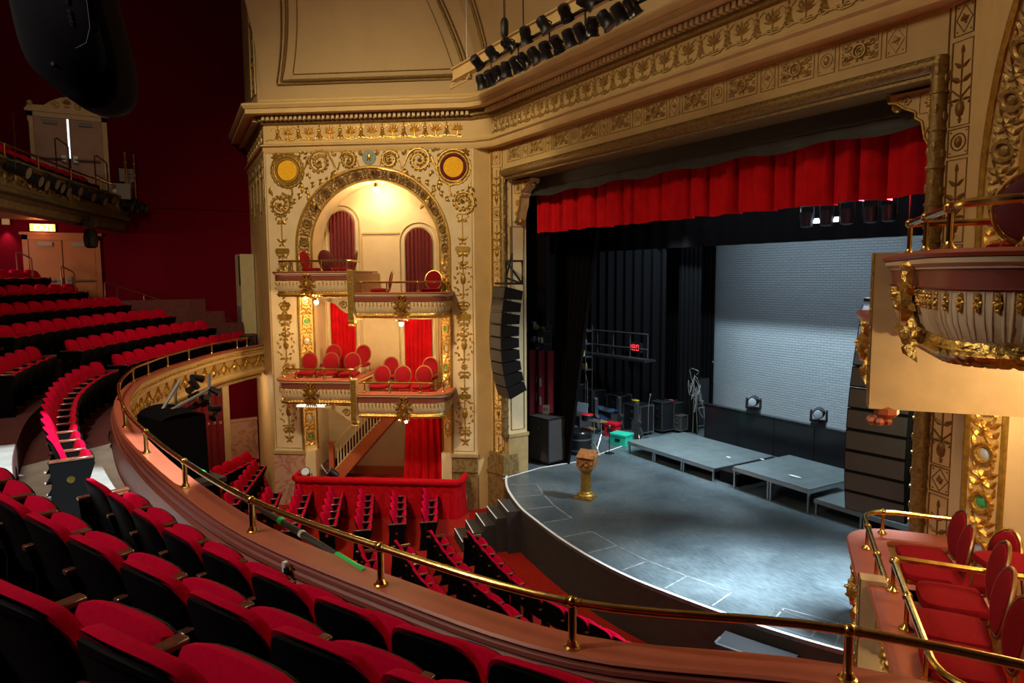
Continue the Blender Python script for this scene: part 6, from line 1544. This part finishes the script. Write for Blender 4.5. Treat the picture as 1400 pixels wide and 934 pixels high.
# row of stage lights clamped below the balcony rail
rr = random.Random(3); spots = [(8, 222), (25, 236), (42, 240), (60, 247), (80, 252), (98, 258), (118, 262), (137, 266), (155, 276), (167, 279), (178, 283), (187, 285), (50, 243), (15, 232)]
for i, (px, py) in enumerate(sorted(spots)):
    q = gz(px, py - 8, ZU); q.x = max(q.x, -12.2); qq = min(UP, key=lambda r: (r.x - q.x) ** 2 + (r.y - q.y) ** 2); k = UP.index(qq); d = (UP[min(k + 1, len(UP) - 1)] - UP[max(k - 1, 0)]).normalized(); n = Vector((d.y, -d.x))
    c = Vector((q.x + n.x * .22 + (qq.x - q.x) * .5, q.y + n.y * .22 + (qq.y - q.y) * .5, ZU - .22 - .04 * (i % 3)))
    t = thing('balcony_spotlight', 'black spotlight clamped to the upper balcony front, %s from the left' % ORD[i + 1], 'stage light', tuple(c))
    a = Vector((n.x, n.y, -.35)).normalized(); m = MB(); m.tube([tuple(c - a * .2), tuple(c - a * .16), tuple(c + a * .13), tuple(c + a * .17)], [.07, .11, .115, .13], 10); m.build('housing', 'black_gloss', t)
    m = MB(); m.tube([tuple(c + a * .171), tuple(c + a * .175)], .105, 10); m.build('lens', 'steel', t)
    m = MB(); m.tube([tuple(c + Vector((d.x, d.y, 0)) * .11), tuple(c + Vector((d.x * .11, d.y * .11, .16))), tuple(c + Vector((-d.x * .11, -d.y * .11, .16))), tuple(c - Vector((d.x, d.y, 0)) * .11)], .011, 5); m.tube([tuple(c + Vector((0, 0, .16))), (c.x - n.x * .2, c.y - n.y * .2, ZU - .02)], .014, 5); m.build('yoke', 'black', t)
m = MB(); m.tube([(p.x, p.y, ZU - .68) for p in offs(UP, -.22) if p.x < -4.5], .03, 6); tag(m.build('lighting_pipe', 'black'), 'black pipe running along the underside of the upper balcony front', 'pipe')
p = gd(124, 324, 16.2); t = thing('moving_head_light', 'black moving head hanging under the upper balcony front', 'stage light', (p.x, p.y, p.z + .35))
m = MB(); m.cbox((p.x, p.y, p.z + .30), .3, .3, .12); m.tube([(p.x, p.y, p.z + .3), (p.x, p.y, ZU - .62)], .03, 6); m.build('base', 'black', t)
m = MB(); m.tube([(p.x - .14, p.y, p.z + .26), (p.x - .17, p.y, p.z), ], .025, 6); m.tube([(p.x + .14, p.y, p.z + .26), (p.x + .17, p.y, p.z)], .025, 6); m.build('yoke', 'black', t)
m = MB(); m.lathe([(.08, -.26), (.14, -.22), (.16, -.05), (.14, .12), (.09, .18)], (p.x, p.y, p.z), 14); m.build('head', 'black', t)

# stair rails (bent tube) on both levels
def bent_rail(y0, z0, y1, z1, label, x=-11.7, h=.85, mt='copper_dark', down=.0):
    t = thing('stair_handrail', label, 'handrail', (x, y0, z0)); m = MB(); a = (x, y0, z0); b = (x, y1, z1)
    m.tube([a, (x, y0, z0 + h), (x, y0 + .03, z0 + h + .03), (x, y1 - .02, z1 + h + .02), (x, y1, z1 + h - .02), b], .019, 6); m.build('tube', mt, t); m = MB(); m.tube([(x, y0, z0 + h * .5), (x, y1, z1 + h * .5)], .012, 5); m.build('mid_bar', mt, t); return t
mat('copper_dark', (0.14, 0.035, 0.025), .35, .6)
for i in range(4):
    pa2 = [(143, 386), (197, 405), (250, 422), (302, 434)][i]; pb2 = [(160, 392), (214, 410), (268, 428), (318, 440)][i]
    A_ = gx(*pa2, -11.72); B_ = gx(*pb2, -11.72); bent_rail(A_.y, A_.z - .85, B_.y, B_.z - .85, 'dark bent-tube stair rail by the red left wall, %s down the side aisle' % ORD[i + 1], -11.72)
A_ = gx(143, 386, -11.72); B_ = gx(318, 440, -11.72); m = MB(); m.tube([tuple(A_), tuple(B_)], .012, 6); m.tube([tuple(A_), (A_.x, A_.y, A_.z - .8)], .012, 5); tag(m.build('wall_handrail', 'copper_dark'), 'thin sloping handrail running down beside the side aisle of the mezzanine', 'handrail')
for i, (pa2, pb2) in enumerate((((83, 366), (101, 373)), ((22, 346), (43, 354)))):
    A_ = gx(*pa2, -11.0); B_ = gx(*pb2, -11.0); bent_rail(A_.y, A_.z - .8, B_.y, B_.z - .8, 'bent brown stair rail in front of the %s' % ['brown exit doors', 'wall left of the exit doors'][i], -11.0, .8)
for i, (pa2, pb2) in enumerate((((75, 190), (93, 200)), ((129, 214), (146, 223)), ((17, 155), (38, 165)))):
    A_ = gx(*pa2, -11.4); B_ = gx(*pb2, -11.4); bent_rail(A_.y, A_.z - .9, B_.y, B_.z - .9, 'bent brown stair rail on the upper balcony, %s' % ['before the door gap', 'by the right jamb of the cream doorframe', 'left of the cream doorframe'][i], -11.4, .9)

# air handling cabinet in the corner
t = thing('air_unit', 'tall cream air conditioning cabinet with grey grille by the left return wall', 'air conditioner', (-12.15, -4.95, ZM))
m = MB(); m.box(-12.5, -11.75, -4.72, -4.34, 3.18, 5.5); m.build('cabinet', 'ac_cream', t); m = MB(); m.box(-12.38, -11.80, -4.735, -4.72, 3.42, 4.0); m.build('grille', 'grey_paint', t)
m = MB(); m.box(-11.92, -11.76, -4.735, -4.72, 4.6, 5.45); m.build('dark_slot', 'black', t); m = MB(); m.box(-12.32, -12.27, -4.74, -4.72, 4.22, 4.32); m.build('switch', 'gold_dark', t)
m = MB(); m.box(-12.4, -11.8, -4.72, -4.34, ZM, 3.18); m.build('plinth', 'black', t)
t = thing('floor_speaker', 'small black box standing at the parapet end by the left return wall', 'speaker', (-11.2, -4.9, ZM)); m = MB(); m.cbox((-11.3, -4.75, ZM + .35), .4, .35, .7); m.build('cabinet', 'black', t); MB().cbox((-11.3, -4.935, ZM + .35), .34, .02, .6).build('grille', 'speaker_grille', t)

# orchestra level: side door, marble dado seen under the mezzanine
m = MB(); m.box(-12.5, -12.44, -16, -4.3, ZO, .52); m.box(-12.5, -12.41, -16, -4.3, .52, .60); struct('baseboard_left', m, 'marble_pink')
t = thing('side_doorway', 'cream pedimented doorframe hung with dark red curtain under the mezzanine', 'door', (XW, -6.4, ZO))
yb = gx(313, 640, XW + .1).y; ya = yb - 1.35
m = MB()
for y in (ya, yb): m.box(XW, XW + .14, y - .09, y + .09, ZO, 1.65)
m.box(XW, XW + .16, ya - .12, yb + .12, 1.65, 1.85); m.build('frame', 'cream_trim', t)
m = MB(); ym = (ya + yb) / 2; m.prism([(ya - .15, 1.85), (yb + .15, 1.85), (yb + .05, 1.93), (ym + .35, 1.98), (ym + .2, 2.10), (ym, 2.14), (ym - .2, 2.10), (ym - .35, 1.98), (ya - .05, 1.93)], XW, XW + .12, 'X'); m.build('pediment', 'cream_trim', t)
m = MB(); draped(m, lambda x, d, z: (XW + .10 + d, ym + x, z), 1.18, ZO, 1.65, 7, .03, 0, 4); m.build('curtain', 'curtain_wine', t)

# ---------------------------------------------------------------- things on and by the parapet
t = thing('covered_projector', 'large box draped in black cloth hanging off the centre of the parapet', 'projector', tuple(gd(235, 600, 10.6)))
def bbpt(px, py, d): return gd(px, py, d)
c = gd(236, 605, 11.25); c.z = 0
bx = Vector((c.x, c.y)); W_, D_ = .86, .7; zb, ztp = 1.62, 2.62
m = MB(xf=None); rzb = .35; RB = Matrix.Rotation(rzb, 3, 'Z')
def bbox(a, b, h): q = RB @ Vector((a, b, 0)); return (bx.x + q.x, bx.y + q.y, h)
N = 14
def side(u, v):
    s = (u * 4) % 4; k = int(s) % 4; f = s - int(s); cs = [(-W_ / 2, -D_ / 2), (W_ / 2, -D_ / 2), (W_ / 2, D_ / 2), (-W_ / 2, D_ / 2)]; a = Vector(cs[k]); b = Vector(cs[(k + 1) % 4]); p = a.lerp(b, f)
    w = 1 + .05 * (1 - v) + .015 * math.sin(u * 60) * (1 - v); return bbox(p.x * w, p.y * w, zb + (ztp - zb) * v)
m.quadgrid(side, 80, 6)
m.quadgrid(lambda u, v: bbox(-W_ / 2 + W_ * u, -D_ / 2 + D_ * v, ztp + .13 * math.sin(PI * min(1, max(0, v))) ** .6 * (1 - .5 * u) + .01 * math.sin(u * 20)), 12, 10)
m.build('black_cover', 'black_cloth', t, ang=60)
m = MB(); pts = [bbox(-W_ / 2 - .1, -D_ / 2 - .2, 0), bbox(W_ / 2 + .3, -D_ / 2 - .2, 0), bbox(W_ / 2 + .3, D_ / 2 + .15, 0), bbox(-W_ / 2 - .1, D_ / 2 + .15, 0)]; m.prism([(a, b) for a, b, _ in pts], 1.52, 1.60)
m.prism([(c.x - .1, c.y - .2), (c.x + .1, c.y - .2), (c.x + .1, -8.05), (c.x - .1, -8.05)], 1.54, 1.60); m.prism([(c.x - .08, -8.1), (c.x + .08, -8.1), (c.x + .08, -8.0), (c.x - .08, -8.0)], 1.54, 2.9)
m.build('support_tray', 'charcoal', t)
t = thing('parapet_light_rig', 'cluster of small black stage lights on pipes clamped above the covered projector', 'lighting rig', tuple(gd(282, 540, 12.0)))
m = MB(); P1 = gd(222, 560, 11.2); P2 = gd(246, 520, 11.6); P3 = gd(286, 512, 12.0); P4 = gd(286, 565, 12.0); P5 = gd(232, 562, 11.2)
m.tube([tuple(P1), tuple(P2)], .028, 6); m.tube([tuple(P5), tuple(gd(290, 530, 12.0))], .03, 6); m.tube([tuple(P3), tuple(P4)], .03, 6); m.tube([tuple(gd(240, 525, 11.6)), tuple(gd(240, 560, 11.6))], .025, 6); m.build('pipe_arms', 'grey_paint', t)
rr = random.Random(11)
for k in range(12):
    q = gd(268 + rr.uniform(-8, 26), 535 + rr.uniform(-22, 32), 12 + rr.uniform(-.2, .2)); a = Vector((rr.uniform(-1, 1), rr.uniform(-1, 1), rr.uniform(-.6, .3))).normalized()
    m = MB(); m.tube([tuple(q - a * .09), tuple(q + a * .05), tuple(q + a * .10)], [.045, .06, .07], 8); m.build('lamp_head', 'black_gloss', t)
t = thing('black_pole', 'long black pole with bands of green tape lying along the stage side of the ledge', 'pole', (3.5, -7.4, ZL))
A_ = gz(256, 632, 2.98); B_ = gz(497, 783, 2.98)
def Lp(f): return A_.lerp(B_, f)
m = MB(); m.tube([tuple(Lp(0)), tuple(Lp(.35)), tuple(Lp(.36)), tuple(Lp(1))], [.017, .017, .026, .026], 10); m.build('pole', 'charcoal', t)
for a, b, mt in ((.13, .15, 'green_tape'), (.36, .385, 'green_tape'), (.64, .66, 'green_tape'), (.90, 1.002, 'green_tape'), (.745, .757, 'white')): m = MB(); m.tube([tuple(Lp(a)), tuple(Lp(b))], .029 if a > .3 else .02, 10); m.build('tape_band', mt, t)
t = thing('spring_clip', 'small white clip gripping the inner edge of the salmon ledge', 'clip', tuple(gz(390, 775, 2.93)))
q = gz(390, 775, 2.95); m = MB(); m.cbox((q.x, q.y, 2.95), .03, .03, .07, .4); m.build('clip_body', 'white', t); m = MB(); m.cbox((q.x + .03, q.y, 2.93), .02, .03, .05, .4); m.build('clip_jaw', 'black', t)
rr = random.Random(8); pts = []
for k in range(26): q = gz(160 + rr.uniform(-12, 14), 600 + k * .8 + rr.uniform(-25, 8), ZM + .02); pts.append(Vector((q.x, q.y, ZM + .015 + rr.uniform(0, .01))))
m = MB(); q = gz(158, 560, 2.9); m.tube([tuple(a) for a in catmull([Vector((q.x, q.y + .1, 2.9)), Vector((q.x, q.y, 2.7))] + pts, 3)], .008, 4); tag(m.build('cable_tangle', 'black'), 'tangle of thin black cables on the pale aisle floor by the parapet', 'cable')

# ---------------------------------------------------------------- FOH truss and its lamps
Y0 = -2.2; t = thing('front_truss', 'long black lighting pipe truss hanging in front of the stage cornice', 'truss', (0, Y0, 8.6))
A_ = gy(660, 84, Y0); B_ = gy(885, -18, Y0); zz = (A_.z + gy(870, -10, Y0).z) / 2
xa, xb = A_.x, 6.5
za = A_.z - .05
m = MB(); m.tube([(xa, Y0, za), (xb, Y0, za)], .03, 6); m.tube([(xa + .2, Y0, za - .28), (xb, Y0, za - .28)], .026, 6)
x = xa + .3
while x < xb: m.tube([(x, Y0, za), (x, Y0, za - .28)], .014, 5); x += .9
m.build('truss_pipes', 'black', t)
m = MB(); p0 = gy(690, 72, Y0)
for q in (-.02, .02): m.tube([(p0.x + q, Y0, za), (p0.x + q, Y0, 12.3)], .009, 5)
m.lathe([(.05, za + .25), (.07, za + .3), (.07, za + .5), (.04, za + .56)], (p0.x, Y0, 0), 10); m.build('chain_hoist', 'black', t)
pl = gy(716, 30, Y0); m = MB(); m.tube([(pl.x, Y0, za), (pl.x - .25, Y0 + .1, 12.2)], .012, 5); m.build('drop_cable', 'black', t)
rr = random.Random(21); x = xa - .05; i = 0
lab = 'black stage lamp on the front truss, %s from its left end in the %s line'
for line, zo in (('upper', .02), ('lower', -.36)):
    x = xa + (.0 if zo > 0 else .16); i = 0
    while x < 2.4:
        i += 1; c = Vector((x, Y0 - .12, za + zo)); a = Vector((rr.uniform(-.35, .5), rr.uniform(.2, .9), -1 if zo < 0 else -.45)).normalized()
        t2 = thing('truss_lamp', lab % (ORD[i], line), 'stage light', tuple(c))
        m = MB(); m.tube([tuple(c - a * .13), tuple(c - a * .11), tuple(c - a * .02), tuple(c + a * .0), tuple(c + a * .09), tuple(c + a * .12)], [.05, .085, .095, .085, .095, .115], 12); m.build('housing', 'black_gloss' if i % 3 == 0 else 'black', t2)
        m = MB(); m.tube([tuple(c + a * .121), tuple(c + a * .126)], .09, 12); m.build('lens', 'steel', t2)
        e = a.cross(Vector((0, 1, .2))).normalized(); m = MB(); up = Vector((x, Y0, za if zo > 0 else za - .28)); m.tube([tuple(c + e * .12), tuple(c + e * .11 + (up - c) * .6), tuple(up), tuple(c - e * .11 + (up - c) * .6), tuple(c - e * .12)], .011, 5); m.build('yoke', 'black', t2)
        x += (.52 if zo > 0 else .27) + rr.uniform(-.04, .05)
# cream steel beam behind the truss
Yb = -1.7; a1 = gy(620, 104, Yb); b1 = gy(760, 22, Yb); t = thing('ceiling_beam', 'pale cream steel beam hanging beside the lighting truss', 'beam', (a1.x, Yb, a1.z))
zb_ = a1.z; m = MB(); m.box(a1.x, 6, Yb - .02, Yb + .02, zb_ - .1, zb_ + .12); m.box(a1.x, 6, Yb - .07, Yb + .07, zb_ + .12, zb_ + .14); m.box(a1.x, 6, Yb - .07, Yb + .07, zb_ - .12, zb_ - .1); m.build('beam', 'cream', t, smooth=False)
m = MB(); m.tube([(a1.x + .05, Yb, zb_ - .1), (a1.x + .05, Yb - .1, zb_ - .28), (a1.x + .75, Yb - .1, zb_ - .28), (a1.x + .75, Yb, zb_ - .1)], .018, 5); m.build('hanger', 'cream', t)
m = MB(); m.tube([(4.5, Yb, zb_ + .1), (4.5, Yb, 11.7)], .02, 6); m.tube([(a1.x + .6, Yb, zb_ + .1), (a1.x + .6, Yb, 11.7)], .008, 5); m.build('hanging_rod', 'steel', t)

# big moving head hanging close to the camera at the upper left
c = gd(100, 56, 3.0); B = Matrix.Translation(c) @ Matrix.Rotation(math.atan2(right.y, right.x), 4, 'Z') @ Matrix.Rotation(-.16, 4, 'Y')
t = thing('hanging_spotlight', 'large dark moving-head spotlight hanging close above, upper left of the picture', 'stage light', tuple(c)); f = lambda a, b, d: B @ Vector((a, b, d))
m = MB(xf=f); out = [(-.20, .6), (-.225, .2), (-.22, -.02), (-.17, -.14), (-.06, -.25), (.04, -.325), (.13, -.335), (.20, -.30), (.235, -.22), (.245, -.10), (.235, .1), (.22, .6)]
oc = [(p.x, p.y) for p in catmull([Vector((a, b, 0)) for a, b in out], 3)]
oc = [(a * .88, b) for a, b in oc]
m.pillow(oc, [(.80, -.10), (.95, -.08), (1, -.03), (1, .03), (.95, .08), (.8, .10)], lambda x, y, h: (x, h, y)); m.build('housing', 'black_matte', t)
m = MB(xf=f); m.tube([(.15, -.102, .6), (.15, -.102, .10), (.14, -.102, .0), (.11, -.102, -.06), (.06, -.102, -.075)], .002, 5); m.build('seam', 'charcoal', t)
m = MB(xf=f); m.lathe([(.008, -.005), (.008, .005)], (-.05, -.1, -.12), 10, 'Y'); m.build('screw', 'steel', t)
m = MB(xf=f); m.tube([(0, 0, .5), (0, 0, 3.5)], .04, 8); m.build('hanging_pipe', 'black', t)

m = MB(xf=f); rr = random.Random(2)
for k in range(16):
    z = .02 + .010 * k
    if k in (7, 8): continue
    m.box(.055 + rr.uniform(0, .006), .075 - rr.uniform(0, .006), -.1025, -.1015, z, z + .004); 
    if k % 2: m.box(.06, .064, -.1025, -.1015, z, z + .010)
m.build('faded_lettering', 'charcoal', t, smooth=False)
